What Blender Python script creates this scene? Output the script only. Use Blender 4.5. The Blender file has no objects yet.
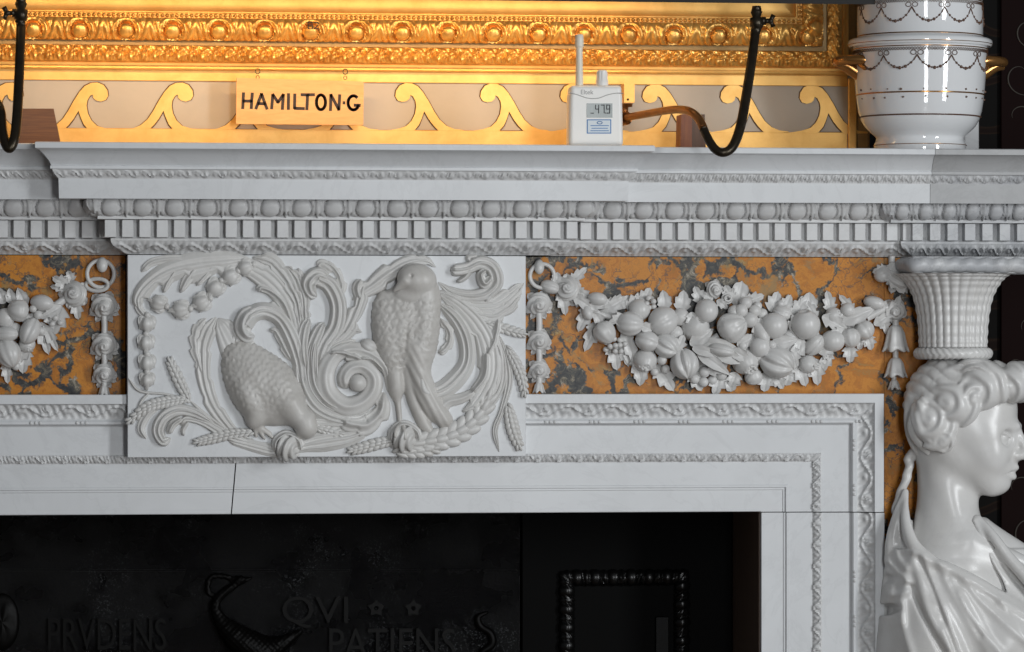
import bpy, math, random
import numpy as np
from mathutils import Vector, Matrix
from mathutils.geometry import tessellate_polygon
random.seed(7); rng = np.random.RandomState(5)
C = bpy.context.scene.collection
PI = math.pi
# ------------------------------------------------------------------ camera
U = 0.0015                     # one unit of drawing = 1.5 mm on the frieze
PSI = math.radians(6.8); FPX = 4000.0; CX, CY = 512.0, 350.0; ZC = 1.2
FW = np.array([math.sin(PSI), math.cos(PSI), 0.0]); RT = np.array([math.cos(PSI), -math.sin(PSI), 0.0]); UP = np.array([0, 0, 1.0])
CAM = np.array([0, 0, ZC]) - FW*6.0
cd = bpy.data.cameras.new('camera'); cam = bpy.data.objects.new('camera', cd); C.objects.link(cam)
cam.location = CAM; cam.rotation_euler = (PI/2, 0, -PSI)
cd.sensor_width = 36; cd.lens = FPX/1024*36; cd.shift_y = (CY-326)/1024.0; cd.clip_end = 100
bpy.context.scene.camera = cam

def W(px, py, Y):
    """world point on the plane y = Y that the photograph shows at (px, py)"""
    px = np.asarray(px, float); py = np.asarray(py, float); Y = np.asarray(Y, float)
    a = (px-CX)/FPX; b = (CY-py)/FPX
    dx = FW[0]+RT[0]*a; dy = FW[1]+RT[1]*a
    t = (Y-CAM[1])/dy
    return np.stack(np.broadcast_arrays(CAM[0]+dx*t, Y+0*t, CAM[2]+b*t), -1)
def X(px, Y): return float(W(px, CY, Y)[0])
def Z(py, Y, px=300): return float(W(px, py, Y)[2])
def L(px, py, h, Y0):
    """relief coordinates: (px, py) on plane Y0, h units towards the room"""
    w = W(px, py, Y0); w = np.array(w); w[..., 1] = Y0-np.asarray(h)*U
    return w
# ------------------------------------------------------------------ linking
def empty(name, label, cat, loc, group=None):
    o = bpy.data.objects.new(name, None); C.objects.link(o); o.location = loc
    o.empty_display_size = 0.02
    o['label'] = label; o['category'] = cat
    if group: o['group'] = group
    return o
def rootloc(o):
    v = np.zeros(3)
    while o is not None:
        v = v+np.array(o.location); o = o.parent
    return v
def mesh(name, V, F, mat, parent=None, sharp=None, flat=False):
    V = np.asarray(V, float).reshape(-1, 3)
    base = rootloc(parent) if parent is not None else np.zeros(3)
    me = bpy.data.meshes.new(name)
    if parent is None:                       # own origin at the base of the thing
        base = np.array([V[:, 0].mean(), V[:, 1].mean(), V[:, 2].min()])
    me.from_pydata((V-base).tolist(), [], [list(map(int, f)) for f in F])
    me.validate()
    me.update()
    if not flat:
        me.polygons.foreach_set('use_smooth', [True]*len(me.polygons))
        if sharp: me.set_sharp_from_angle(angle=math.radians(sharp))
    if mat: me.materials.append(mat)
    o = bpy.data.objects.new(name, me); C.objects.link(o)
    if parent is None: o.location = base
    else: o.parent = parent
    return o
def tag(o, label=None, cat=None, group=None, kind=None):
    if label: o['label'] = label
    if cat: o['category'] = cat
    if group: o['group'] = group
    if kind: o['kind'] = kind
    return o
class MB:
    def __init__(s): s.V = []; s.F = []; s.n = 0
    def add(s, V, F):
        V = np.asarray(V, float).reshape(-1, 3)
        s.V.append(V); s.F += [[i+s.n for i in f] for f in F]; s.n += len(V); return s
    def get(s): return (np.concatenate(s.V) if s.V else np.zeros((0, 3))), s.F
    def build(s, name, mat, parent=None, sharp=None, flat=False):
        V, F = s.get(); return mesh(name, V, F, mat, parent, sharp, flat)
def gridF(nu, nv, closeu=False, closev=False):
    F = []
    for i in range(nu if closeu else nu-1):
        i2 = (i+1) % nu
        for j in range(nv if closev else nv-1):
            j2 = (j+1) % nv
            F.append((i*nv+j, i2*nv+j, i2*nv+j2, i*nv+j2))
    return F
def box(x0, x1, y0, y1, z0, z1, bev=0.0):
    if bev <= 0:
        V = [(x, y, z) for x in (x0, x1) for y in (y0, y1) for z in (z0, z1)]
        return V, [(0, 1, 3, 2), (4, 6, 7, 5), (0, 4, 5, 1), (2, 3, 7, 6), (0, 2, 6, 4), (1, 5, 7, 3)]
    b = bev; V = []; F = []
    # 24-vertex chamfered box
    for sx in (0, 1):
        for sy in (0, 1):
            for sz in (0, 1):
                cx = (x0, x1)[sx]; cy = (y0, y1)[sy]; cz = (z0, z1)[sz]
                dx = b if sx == 0 else -b; dy = b if sy == 0 else -b; dz = b if sz == 0 else -b
                V += [(cx, cy+dy, cz+dz), (cx+dx, cy, cz+dz), (cx+dx, cy+dy, cz)]
    def i(sx, sy, sz, k): return (sx*4+sy*2+sz)*3+k
    F = [(i(0,0,0,0), i(0,0,1,0), i(0,1,1,0), i(0,1,0,0)), (i(1,0,0,0), i(1,1,0,0), i(1,1,1,0), i(1,0,1,0)),
         (i(0,0,0,1), i(1,0,0,1), i(1,0,1,1), i(0,0,1,1)), (i(0,1,0,1), i(0,1,1,1), i(1,1,1,1), i(1,1,0,1)),
         (i(0,0,0,2), i(0,1,0,2), i(1,1,0,2), i(1,0,0,2)), (i(0,0,1,2), i(1,0,1,2), i(1,1,1,2), i(0,1,1,2))]
    for sz in (0, 1):
        for sx in (0, 1): F.append((i(sx,0,sz,0), i(sx,0,sz,2), i(sx,1,sz,2), i(sx,1,sz,0)))
        for sy in (0, 1): F.append((i(0,sy,sz,1), i(0,sy,sz,2), i(1,sy,sz,2), i(1,sy,sz,1)))
    for sx in (0, 1):
        for sy in (0, 1): F.append((i(sx,sy,0,0), i(sx,sy,0,1), i(sx,sy,1,1), i(sx,sy,1,0)))
    for s in range(8): F.append((s*3, s*3+1, s*3+2))
    return V, F
def crom(P, n):
    """Catmull-Rom through the rows of P (any number of columns), n samples"""
    P = np.asarray(P, float); m = len(P)
    if m == 2:
        t = np.linspace(0, 1, n)[:, None]; return P[0]*(1-t)+P[1]*t
    Q = np.vstack([2*P[0]-P[1], P, 2*P[-1]-P[-2]])
    out = []
    for u in np.linspace(0, m-1-1e-6, n):
        k = int(u); t = u-k; a, b, c, d = Q[k:k+4]
        out.append(.5*((2*b)+(c-a)*t+(2*a-5*b+4*c-d)*t*t+(3*b-a-3*c+d)*t**3))
    return np.array(out)
def tube(P, r, seg=12, cap=True, n=None, fn=None):
    P = np.asarray(P, float)
    if n: P = crom(P, n)
    m = len(P); r = np.full(m, r) if np.isscalar(r) else np.interp(np.linspace(0, 1, m), np.linspace(0, 1, len(r)), r)
    T = np.gradient(P, axis=0); T /= np.linalg.norm(T, axis=1)[:, None]+1e-12
    N = np.cross(T[0], [0, 0, 1.0]);
    if np.linalg.norm(N) < 1e-3: N = np.cross(T[0], [1.0, 0, 0])
    V = []
    for i in range(m):
        N = N-T[i]*N.dot(T[i]); N /= np.linalg.norm(N); B = np.cross(T[i], N)
        for k in range(seg):
            a = 2*PI*k/seg; rr = r[i]*(1 if fn is None else fn(i/(m-1), a))
            V.append(P[i]+rr*(N*math.cos(a)+B*math.sin(a)))
    F = gridF(m, seg, False, True)
    if cap:
        F.append(list(range(seg))[::-1]); F.append([(m-1)*seg+k for k in range(seg)])
    return V, F
def lathe(c, prof, seg=64, fn=None, sweep=None):
    """prof: list of (r, z) from bottom up, c = (x, y); fn(theta, j) scales r"""
    V = []; n = len(prof)
    for i in range(seg):
        a = 2*PI*i/seg
        for j, (r, z) in enumerate(prof):
            rr = r*(1 if fn is None else fn(a, j, z))
            V.append((c[0]+rr*math.cos(a), c[1]+rr*math.sin(a), z))
    F = gridF(seg, n, True, False)
    return V, F
def poly_prism(outer, holes, Y0, h0, h1, bev=0):
    """flat outline in drawing coordinates, given thickness"""
    loops = [outer]+list(holes)
    pts = [p for l in loops for p in l]
    tri = tessellate_polygon([[Vector((p[0], p[1], 0)) for p in l] for l in loops])
    A = np.array(pts, float)
    V = np.concatenate([L(A[:, 0], A[:, 1], h1, Y0), L(A[:, 0], A[:, 1], h0, Y0)])
    n = len(pts); F = [tuple(t) for t in tri]+[(c+n, b+n, a+n) for a, b, c in tri]
    k = 0
    for l in loops:
        m = len(l)
        for i in range(m): F.append((k+i, k+(i+1) % m, n+k+(i+1) % m, n+k+i))
        k += m
    return V, F
def strokes(mb, lines, wd, Y0, h0, h1):
    """painted or raised letter strokes"""
    for ln in lines:
        ln = np.array(ln, float)
        for i in range(len(ln)-1):
            a, b = ln[i], ln[i+1]; d = b-a; l = np.hypot(*d)
            if l < 1e-6: continue
            d /= l; n = np.array([-d[1], d[0]])*wd/2; e = d*wd*0.22
            q = [a-e+n, b+e+n, b+e-n, a-e-n]; q = np.array(q)
            V = np.concatenate([L(q[:, 0], q[:, 1], h1, Y0), L(q[:, 0], q[:, 1], h0, Y0)])
            mb.add(V, [(0, 1, 2, 3), (7, 6, 5, 4), (0, 4, 5, 1), (1, 5, 6, 2), (2, 6, 7, 3), (3, 7, 4, 0)])
def text(name, s, px, py, hgt, wid, Y0, h0, h1, mat, parent):
    """set lettering centred at (px, py)"""
    cu = bpy.data.curves.new(name, 'FONT'); cu.body = s; cu.size = 1; cu.extrude = .05; cu.resolution_u = 3
    to = bpy.data.objects.new('tmp_text', cu); C.objects.link(to)
    bpy.context.view_layer.update()
    me = to.evaluated_get(bpy.context.evaluated_depsgraph_get()).to_mesh()
    V = np.array([v.co[:] for v in me.vertices]); F = [list(p.vertices) for p in me.polygons]
    to.to_mesh_clear(); bpy.data.objects.remove(to); bpy.data.curves.remove(cu)
    lo, hi = V.min(0), V.max(0); q = (V-lo)/(hi-lo+1e-9)
    P = L(px+(q[:, 0]-.5)*wid, py-(q[:, 1]-.5)*hgt, h0+q[:, 2]*(h1-h0), Y0)
    return mesh(name, P, F, mat, parent, flat=True)
# ------------------------------------------------------------------ swept mouldings
def sweep(path, prof, to3d, side=1, scale=None, disp=None, ds=None, skew=(0, 0), s0=0.0, sub=1):
    """prof = [(a, b)]: a is the offset in the plane of the path, b across it; disp(s, t) lifts along the profile normal"""
    path = [np.array(p, float) for p in path]; n = len(path)-1
    prof = np.array(prof, float)
    if sub > 1:
        pp = []
        for i in range(len(prof)-1):
            for k in range(sub): pp.append(prof[i]+(prof[i+1]-prof[i])*k/sub)
        pp.append(prof[-1]); prof = np.array(pp)
    tl = np.concatenate([[0], np.cumsum(np.linalg.norm(np.diff(prof, axis=0), axis=1))]); tl /= tl[-1]
    g = np.gradient(prof, axis=0); nn = np.stack([-g[:, 1], g[:, 0]], 1); nn /= np.linalg.norm(nn, axis=1)[:, None]+1e-12
    nn *= side
    d = [(path[i+1]-path[i])/np.linalg.norm(path[i+1]-path[i]) for i in range(n)]
    nr = [np.array([-q[1], q[0]]) for q in d]
    sc = scale or [1]*n
    def off(i, a):
        """point at path vertex i for offset a"""
        if i == 0: return path[0]+nr[0]*a*sc[0]
        if i == n: return path[n]+nr[n-1]*a*sc[n-1]
        p = path[i]+nr[i-1]*a*sc[i-1]; q = path[i]+nr[i]*a*sc[i]
        M = np.array([d[i-1], -d[i]]).T
        if abs(np.linalg.det(M)) < 1e-6: return q
        t = np.linalg.solve(M, q-p); return p+d[i-1]*t[0]
    mb = MB(); s = s0
    for i in range(n):
        Lg = np.linalg.norm(path[i+1]-path[i])
        ns = max(2, int(Lg/ds)+1) if ds else 2
        A = np.zeros((ns, len(prof), 2)); Bv = np.zeros((ns, len(prof)))
        for j, (a, b) in enumerate(prof):
            if disp is None:
                p, q = off(i, a), off(i+1, a)
                u = np.linspace(0, 1, ns)[:, None]; A[:, j] = p*(1-u)+q*u; Bv[:, j] = b
            else:
                p, q = off(i, a), off(i+1, a)
                u = np.linspace(0, 1, ns)[:, None]; P = p*(1-u)+q*u
                loc = s+((P-path[i]) @ d[i])
                h = np.array([disp(x, tl[j]) for x in loc])*(np.clip((P-p) @ d[i]/(4*U), 0, 1)*np.clip((q-P) @ d[i]/(4*U), 0, 1) if n > 1 else 1)
                A[:, j] = P+nr[i][None]*(h*nn[j, 0])[:, None]; Bv[:, j] = b+h*nn[j, 1]
            if i == 0 and skew[0]: A[0, j] += d[0]*skew[0]*a
            if i == n-1 and skew[1]: A[-1, j] += d[i]*skew[1]*a
        V = to3d(A.reshape(-1, 2), Bv.reshape(-1)); F = gridF(ns, len(prof))
        if i == 0: F.append(list(range(len(prof))))
        if i == n-1: F.append([(ns-1)*len(prof)+k for k in range(len(prof))][::-1])
        mb.add(V, F); s += Lg
    return mb.get()
# ------------------------------------------------------------------ smooth solids from distance fields
def snets(f, lo, hi, st):
    xs = [np.arange(lo[k], hi[k]+st, st) for k in range(3)]
    G = np.meshgrid(*xs, indexing='ij'); D = f(*G).astype(np.float32)
    n = D.shape; ins = D < 0
    s = np.zeros((n[0]-1, n[1]-1, n[2]-1), int)
    cn = [(i, j, k) for i in (0, 1) for j in (0, 1) for k in (0, 1)]
    sl = lambda A, c: A[c[0]:n[0]-1+c[0], c[1]:n[1]-1+c[1], c[2]:n[2]-1+c[2]]
    for c in cn: s += sl(ins, c)
    act = (s > 0) & (s < 8); idx = -np.ones(s.shape, int); ii = np.argwhere(act); idx[act] = np.arange(len(ii))
    acc = np.zeros((len(ii), 3)); cnt = np.zeros(len(ii))
    for a in range(8):
        for b in range(a+1, 8):
            ca, cb = cn[a], cn[b]
            if sum(abs(ca[k]-cb[k]) for k in range(3)) != 1: continue
            da = sl(D, ca)[act]; db = sl(D, cb)[act]; m = (da < 0) != (db < 0)
            t = np.where(m, da/np.where(m, da-db, 1), 0)
            for k in range(3): acc[:, k] += np.where(m, ca[k]+t*(cb[k]-ca[k]), 0)
            cnt += m
    P = (ii+acc/cnt[:, None])*st+np.array(lo)
    F = []
    for ax in range(3):
        o = [(0, 0, 0)]*4; u, v = (ax+1) % 3, (ax+2) % 3
        A = ins; m0 = [slice(None)]*3; m1 = [slice(None)]*3; m0[ax] = slice(0, n[ax]-1); m1[ax] = slice(1, n[ax])
        a0 = A[tuple(m0)]; a1 = A[tuple(m1)]; cr = np.argwhere(a0 != a1)
        ok = (cr[:, u] > 0) & (cr[:, u] < n[u]-1) & (cr[:, v] > 0) & (cr[:, v] < n[v]-1); cr = cr[ok]
        def gi(du, dv):
            q = cr.copy(); q[:, u] += du; q[:, v] += dv; return idx[q[:, 0], q[:, 1], q[:, 2]]
        Q = np.stack([gi(-1, -1), gi(0, -1), gi(0, 0), gi(-1, 0)], 1)
        fl = a0[cr[:, 0], cr[:, 1], cr[:, 2]]; Q[~fl] = Q[~fl][:, ::-1]
        F.append(Q[(Q >= 0).all(1)])
    return P, np.concatenate(F)
def sm(a, b, k):
    h = np.clip(.5+.5*(b-a)/k, 0, 1); return b*(1-h)+a*h-k*h*(1-h)
def ell(x, y, z, c, r, ang=0):
    """ellipsoid, ang rotates in the picture plane"""
    ca, sa = math.cos(math.radians(ang)), math.sin(math.radians(ang))
    dx, dy, dz = x-c[0], y-c[1], z-c[2]
    u = (dx*ca+dy*sa)/r[0]; v = (-dx*sa+dy*ca)/r[1]; w = dz/r[2]
    k = np.sqrt(u*u+v*v+w*w)+1e-6; return (k-1)*min(r)
def cap(x, y, z, a, b, ra, rb):
    a = np.array(a, float); b = np.array(b, float); d = b-a; L2 = d.dot(d)
    t = np.clip(((x-a[0])*d[0]+(y-a[1])*d[1]+(z-a[2])*d[2])/L2, 0, 1)
    return np.sqrt((x-a[0]-t*d[0])**2+(y-a[1]-t*d[1])**2+(z-a[2]-t*d[2])**2)-(ra+(rb-ra)*t)
def chain(x, y, z, pts, k=2.0, n=None):
    """pts rows: px, py, depth, radius"""
    P = crom(pts, n) if n else np.array(pts, float); D = None
    for i in range(len(P)-1):
        q = cap(x, y, z, P[i, :3], P[i+1, :3], P[i, 3], P[i+1, 3]); D = q if D is None else np.minimum(D, q)
    return D
def turned(px0, py0, Y0):
    """a rigid frame at (px0, py0), turned to face the room's middle; returns a mapping like L"""
    o = W(px0, py0, Y0); v = np.array(CAM)-o; v[2] = 0; dist = (o-CAM) @ FW; v /= np.linalg.norm(v); xh = np.array([-v[1], v[0], 0]); s = dist/FPX
    def m(px, py, h): return o+np.outer(np.asarray(px)-px0, xh)*s+np.outer(py0-np.asarray(py), UP)*s+np.outer(h, v)*s
    return m
def sdf_mesh(name, f, lo, hi, st, Y0, mat, parent, smooth=2, ymax=None):
    P, F = snets(f, lo, hi, st)
    V = Y0(P[:, 0], P[:, 1], P[:, 2]) if callable(Y0) else L(P[:, 0], P[:, 1], P[:, 2], Y0)
    for _ in range(smooth):      # one pass of neighbour averaging, light
        acc = np.zeros_like(V); cnt = np.zeros(len(V))
        for k in range(4):
            a = F[:, k]; b = F[:, (k+1) % 4]
            np.add.at(acc, a, V[b]); np.add.at(cnt, a, 1)
        V = V*.5+.5*acc/np.maximum(cnt, 1)[:, None]
    if ymax is not None: V[:, 1] = np.minimum(V[:, 1], ymax)
    return mesh(name, V, F[:, ::-1], mat, parent)
# ------------------------------------------------------------------ materials
def lin(h):
    return tuple((c/255/12.92 if c/255 <= .04045 else ((c/255+.055)/1.055)**2.4) for c in h)+(1,)
def mat(name, col, rough=.5, metal=0.0, spec=.5, emit=None, estr=0, coat=0):
    m = bpy.data.materials.new(name); m.use_nodes = True; b = m.node_tree.nodes['Principled BSDF']
    b.inputs['Base Color'].default_value = tuple(col)+((1,) if len(col) == 3 else ())
    b.inputs['Roughness'].default_value = rough; b.inputs['Metallic'].default_value = metal
    b.inputs['Specular IOR Level'].default_value = spec; b.inputs['Coat Weight'].default_value = coat
    if emit: b.inputs['Emission Color'].default_value = tuple(emit)+(1,); b.inputs['Emission Strength'].default_value = estr
    return m
class NT:
    def __init__(s, m): s.m = m; s.t = m.node_tree; s.b = s.t.nodes['Principled BSDF']
    def n(s, ty, **kw):
        o = s.t.nodes.new(ty)
        for k, v in kw.items():
            if k in o.inputs: o.inputs[k].default_value = v
            else: setattr(o, k, v)
        return o
    def l(s, a, b): s.t.links.new(a, b)
    def coord(s):                                # world-anchored so neighbouring slabs share their veins
        return s.n('ShaderNodeNewGeometry').outputs['Position']
    def noise(s, vec, scale, detail=4, rough=.55, dist=0):
        o = s.n('ShaderNodeTexNoise'); o.inputs['Scale'].default_value = scale; o.inputs['Detail'].default_value = detail
        o.inputs['Roughness'].default_value = rough; o.inputs['Distortion'].default_value = dist
        if vec is not None: s.l(vec, o.inputs['Vector'])
        return o
    def ramp(s, fac, st, interp='LINEAR'):
        o = s.n('ShaderNodeValToRGB'); s.l(fac, o.inputs['Fac']); r = o.color_ramp; r.interpolation = interp
        while len(r.elements) < len(st): r.elements.new(.5)
        for e, (p, c) in zip(r.elements, st): e.position = p; e.color = tuple(c)+((1,) if len(c) == 3 else ())
        return o.outputs['Color']
    def mix(s, fac, a, b, mode='MIX'):
        o = s.n('ShaderNodeMix', data_type='RGBA', blend_type=mode)
        for sock, v in ((o.inputs[0], fac), (o.inputs[6], a), (o.inputs[7], b)):
            if hasattr(v, 'links'): s.l(v, sock)
            elif isinstance(v, (int, float)): sock.default_value = v
            else: sock.default_value = tuple(v)+((1,) if len(v) == 3 else ())
        return o.outputs[2]
    def bump(s, h, strength=.3, dist=.001):
        o = s.n('ShaderNodeBump'); o.inputs['Strength'].default_value = strength; o.inputs['Distance'].default_value = dist
        s.l(h, o.inputs['Height']); s.l(o.outputs['Normal'], s.b.inputs['Normal'])
    def color(s, c): s.l(c, s.b.inputs['Base Color'])
def marble(name, col, dark, rough=.38, amt=.5, vein=.25, sc=9):
    m = mat(name, col, rough); t = NT(m); p = t.coord()
    a = t.noise(p, sc, 6, .6, .8).outputs['Fac']
    c = t.mix(t.ramp(a, [(.35, (amt,)*3), (.65, (0, 0, 0))]), col, dark)
    v = t.noise(p, sc*.6, 8, .65, 2.2).outputs['Fac']
    vm = t.ramp(v, [(.47, (0, 0, 0)), (.5, (vein,)*3), (.53, (0, 0, 0))])
    c = t.mix(vm, c, tuple(x*.45 for x in col)); t.color(c)
    f = t.noise(p, 600, 3).outputs['Fac']; t.bump(f, .12, .0006)
    return m
M = {}
M['white'] = marble('white_marble', (.665, .68, .695), (.58, .59, .60), .34, .5, .10)
M['white2'] = marble('white_marble_mouldings', (.665, .67, .675), (.58, .58, .575), .4, .6, .08, 22)
M['grey'] = marble('grey_marble', (.42, .425, .43), (.36, .36, .36), .42, .6, .15)
M['grey2'] = marble('grey_veined_marble', (.60, .605, .61), (.40, .41, .43), .42, .8, .35, 16)
M['relief'] = marble('carved_marble', (.66, .655, .64), (.57, .555, .53), .36, .6, .06, 18)
M['bird'] = marble('carved_marble_worn', (.60, .585, .56), (.49, .47, .44), .38, .7, .05, 30)
M['garland'] = marble('garland_marble', (.65, .645, .635), (.56, .55, .53), .32, .5, .05, 25)
M['statuary'] = marble('statuary_marble', (.67, .665, .655), (.60, .585, .56), .27, .5, .06, 10)
def siena():
    m = mat('siena_marble', (.6, .27, .05), .38, 0, .3); t = NT(m); p = t.coord()
    sep = t.n('ShaderNodeMapping'); sep.inputs['Location'].default_value = (3.13, 1.7, .37); t.l(p, sep.inputs['Vector']); p = sep.outputs['Vector']
    w = t.noise(p, 14, 5, .6); wv = t.n('ShaderNodeVectorMath', operation='SCALE'); t.l(w.outputs['Color'], wv.inputs[0]); wv.inputs['Scale'].default_value = .15
    q = t.n('ShaderNodeVectorMath', operation='ADD'); t.l(p, q.inputs[0]); t.l(wv.outputs[0], q.inputs[1]); q = q.outputs[0]
    base = t.ramp(t.noise(q, 15, 8, .68, .5).outputs['Fac'], [(.3, (.25, .135, .02)), (.42, (.43, .145, .008)), (.50, (.56, .22, .018)), (.57, (.44, .15, .008)), (.64, (.34, .19, .045)), (.72, (.50, .36, .17))])
    vor = t.n('ShaderNodeTexVoronoi', feature='DISTANCE_TO_EDGE'); vor.inputs['Scale'].default_value = 13; t.l(q, vor.inputs['Vector'])
    width = t.noise(p, 12, 4, .6).outputs['Fac']
    mm = t.n('ShaderNodeMath', operation='MULTIPLY_ADD'); t.l(width, mm.inputs[0]); mm.inputs[1].default_value = -.80; mm.inputs[2].default_value = .355
    ms = t.n('ShaderNodeMath', operation='ADD'); t.l(vor.outputs['Distance'], ms.inputs[0]); t.l(mm.outputs[0], ms.inputs[1])
    vein = t.ramp(ms.outputs[0], [(.0, (1, 1, 1)), (.045, (0, 0, 0))])
    grey = t.ramp(t.noise(p, 60, 6, .75, 1).outputs['Fac'], [(.36, (.014, .015, .018)), (.5, (.05, .05, .048)), (.58, (.17, .145, .10)), (.66, (.42, .38, .32))])
    c = t.mix(vein, base, grey)
    v2 = t.n('ShaderNodeTexVoronoi', feature='DISTANCE_TO_EDGE'); v2.inputs['Scale'].default_value = 34; t.l(q, v2.inputs['Vector'])
    mask = t.ramp(t.noise(p, 7, 3).outputs['Fac'], [(.5, (0, 0, 0)), (.6, (.85,)*3)])
    f2 = t.ramp(v2.outputs['Distance'], [(0, (1, 1, 1)), (.045, (0, 0, 0))])
    c = t.mix(t.mix(1.0, mask, f2, 'MULTIPLY'), c, (.06, .055, .05))
    spot = t.ramp(t.noise(p, 22, 5, .7, .6).outputs['Fac'], [(.6, (0, 0, 0)), (.68, (.7,)*3)])
    c = t.mix(spot, c, (.27, .20, .09)); t.color(c)
    return m
M['siena'] = siena()
def gilt(name, col, dark, rough, metal, sc=60, bs=.3):
    m = mat(name, col, rough, metal); t = NT(m); p = t.coord()
    f = t.noise(p, sc, 5, .65, .3).outputs['Fac']
    t.color(t.mix(t.ramp(f, [(.4, (0, 0, 0)), (.7, (.7,)*3)]), col, dark)); t.bump(t.noise(p, 350, 3).outputs['Fac'], bs, .0006)
    return m
M['gold'] = gilt('gilt_carving', (.86, .50, .14), (.42, .18, .03), .34, .7, 70, .4)
M['goldflat'] = gilt('gilt_flat', (.83, .50, .15), (.66, .34, .075), .42, .5, 25, .15)
M['golddull'] = gilt('gilt_groove', (.38, .25, .10), (.28, .18, .07), .5, .3, 40)
M['field'] = gilt('painted_field', (.47, .42, .355), (.41, .365, .305), .6, 0, 8, .1)
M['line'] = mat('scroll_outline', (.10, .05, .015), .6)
M['bronze'] = gilt('dark_bronze', (.045, .035, .022), (.02, .016, .012), .33, .7, 50, .1)
M['copper'] = gilt('brown_bronze', (.22, .10, .035), (.10, .045, .018), .33, .7, 50, .1)
M['black'] = mat('black_metal', (.006, .006, .006), .45)
M['darkwall'] = mat('dark_wall', (.003, .003, .003), .8, 0, .08)
M['brown'] = mat('brown_reveal', (.16, .115, .09), .6, 0, .3)
def iron():
    m = mat('soot_black_iron', (.003, .003, .0033), .3, 0, .45); t = NT(m); p = t.coord()
    a = t.noise(p, 170, 6, .8).outputs['Fac']; t.bump(a, 1.0, .008)
    g = t.noise(p, 12, 3).outputs['Fac']
    r = t.n('ShaderNodeMapRange'); t.l(g, r.inputs[0]); r.inputs[1].default_value = .4; r.inputs[2].default_value = .6; r.inputs[3].default_value = .16; r.inputs[4].default_value = .5
    t.l(r.outputs[0], t.b.inputs['Roughness'])
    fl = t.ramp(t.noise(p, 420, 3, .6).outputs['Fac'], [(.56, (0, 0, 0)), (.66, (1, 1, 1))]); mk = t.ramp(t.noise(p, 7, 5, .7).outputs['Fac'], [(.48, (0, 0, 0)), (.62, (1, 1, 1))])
    t.color(t.mix(t.mix(1.0, fl, mk, 'MULTIPLY'), (.0035, .0035, .004), (.10, .105, .11)))  # pale flecks in the base colour stand in for glints on the rough iron
    return m
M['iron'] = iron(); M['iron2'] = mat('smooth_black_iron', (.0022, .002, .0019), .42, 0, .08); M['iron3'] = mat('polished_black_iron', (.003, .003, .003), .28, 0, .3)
def wood(name, c1, c2, sc=(3, 3, 60), rough=.5):
    m = mat(name, c1, rough); t = NT(m); p = t.coord(); mp = t.n('ShaderNodeMapping'); t.l(p, mp.inputs['Vector']); mp.inputs['Scale'].default_value = sc
    f = t.noise(mp.outputs['Vector'], 6, 6, .65, .5).outputs['Fac']
    t.color(t.ramp(f, [(.3, c1), (.7, c2)])); t.bump(f, .1, .0005); return m
M['wood'] = wood('brown_wood', (.25, .10, .032), (.13, .05, .018))
M['redwood'] = wood('reddish_wood', (.20, .065, .018), (.14, .04, .012), (40, 3, 4))
M['darkwood'] = wood('dark_brown_wood', (.10, .042, .016), (.06, .027, .011), (40, 3, 4))
M['board'] = wood('pale_sign_board', (.74, .43, .18), (.62, .33, .12), (4, 4, 30), .55)
M['ink'] = mat('dark_brown_paint', (.03, .016, .012), .6)
M['china'] = mat('white_porcelain', (.72, .73, .74), .07, 0, .5, coat=.5)
M['chinagold'] = mat('porcelain_gilding', (.45, .22, .07), .22, .85)
M['chinabrown'] = mat('sepia_enamel', (.10, .05, .03), .3)
M['plastic'] = mat('white_plastic', (.86, .84, .80), .35)
M['ivory'] = mat('cream_plastic', (.80, .74, .62), .4)
M['lcd'] = mat('grey_lcd', (.26, .29, .28), .2); M['lcdink'] = mat('lcd_segments', (.01, .012, .014), .5)
M['blue'] = mat('blue_print', (.05, .19, .45), .5); M['paper'] = mat('white_sticker', (.70, .76, .80), .5)
M['floor'] = wood('oak_floor', (.16, .09, .045), (.09, .05, .025), (2, 40, 2), .4)
# ================================================================== the chimneypiece: cornice
b = 30*U                                       # how far the centre breaks forward
Yb = -b
xL = X(35, -(120*U))+90*U; xR = X(655, -(120*U))-90*U
x935 = X(935, -90*U); x910 = X(908, -30*U); xEnd = X(1090, -60*U); x905 = X(916, -20*U)
xA = X(-420, 0)
def plan3(A, Bv): return np.stack([A[:, 0], A[:, 1], Bv], 1)
def zc(p, py): return Z(py, -(p*U)-b)
def cprof(lst): return [(-p*U, zc(p, py)) for p, py in lst]      # offset towards the room is -normal
mainpath = [(xA, 0), (xL, 0), (xL, Yb), (xR, Yb), (xR, 0)]
shelf = empty('mantel_shelf', 'white marble mantelpiece shelf with egg, dentil and leaf mouldings, stepping forward over the tablet', 'mantel shelf', (X(500, 0), 0, zc(0, 255)))
top_prof = cprof([(-129, 143.2), (89, 143.2), (90, 144), (90, 149.2), (88.5, 150), (86, 150.8), (81, 156), (76.5, 162), (74.5, 166.5), (75.5, 167), (75.5, 169.8), (73.5, 170.2)])
top_prof[0] = (top_prof[0][0], top_prof[1][1])
fas_prof = cprof([(67.5, 179.5), (67.5, 180.5), (67, 199.4), (30, 199.6)])
V, F = sweep(mainpath+[(x935, 0)], top_prof, plan3); o = mesh('shelf_slab', V, F, M['white'], shelf, 30)
V, F = sweep([(x935+.4*U, 0), (xEnd, 0)], top_prof, plan3); o = mesh('shelf_slab', V, F, M['grey'], shelf, 30); o['label'] = 'darker grey stone at the end of the shelf'
cut = X(624, -97*U)
V, F = sweep([(xA, 0), (xL, 0), (xL, Yb), (xR, Yb), (xR, 0), (x935, 0)], fas_prof, plan3); mesh('fascia', V, F, M['white'], shelf, 30)
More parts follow.
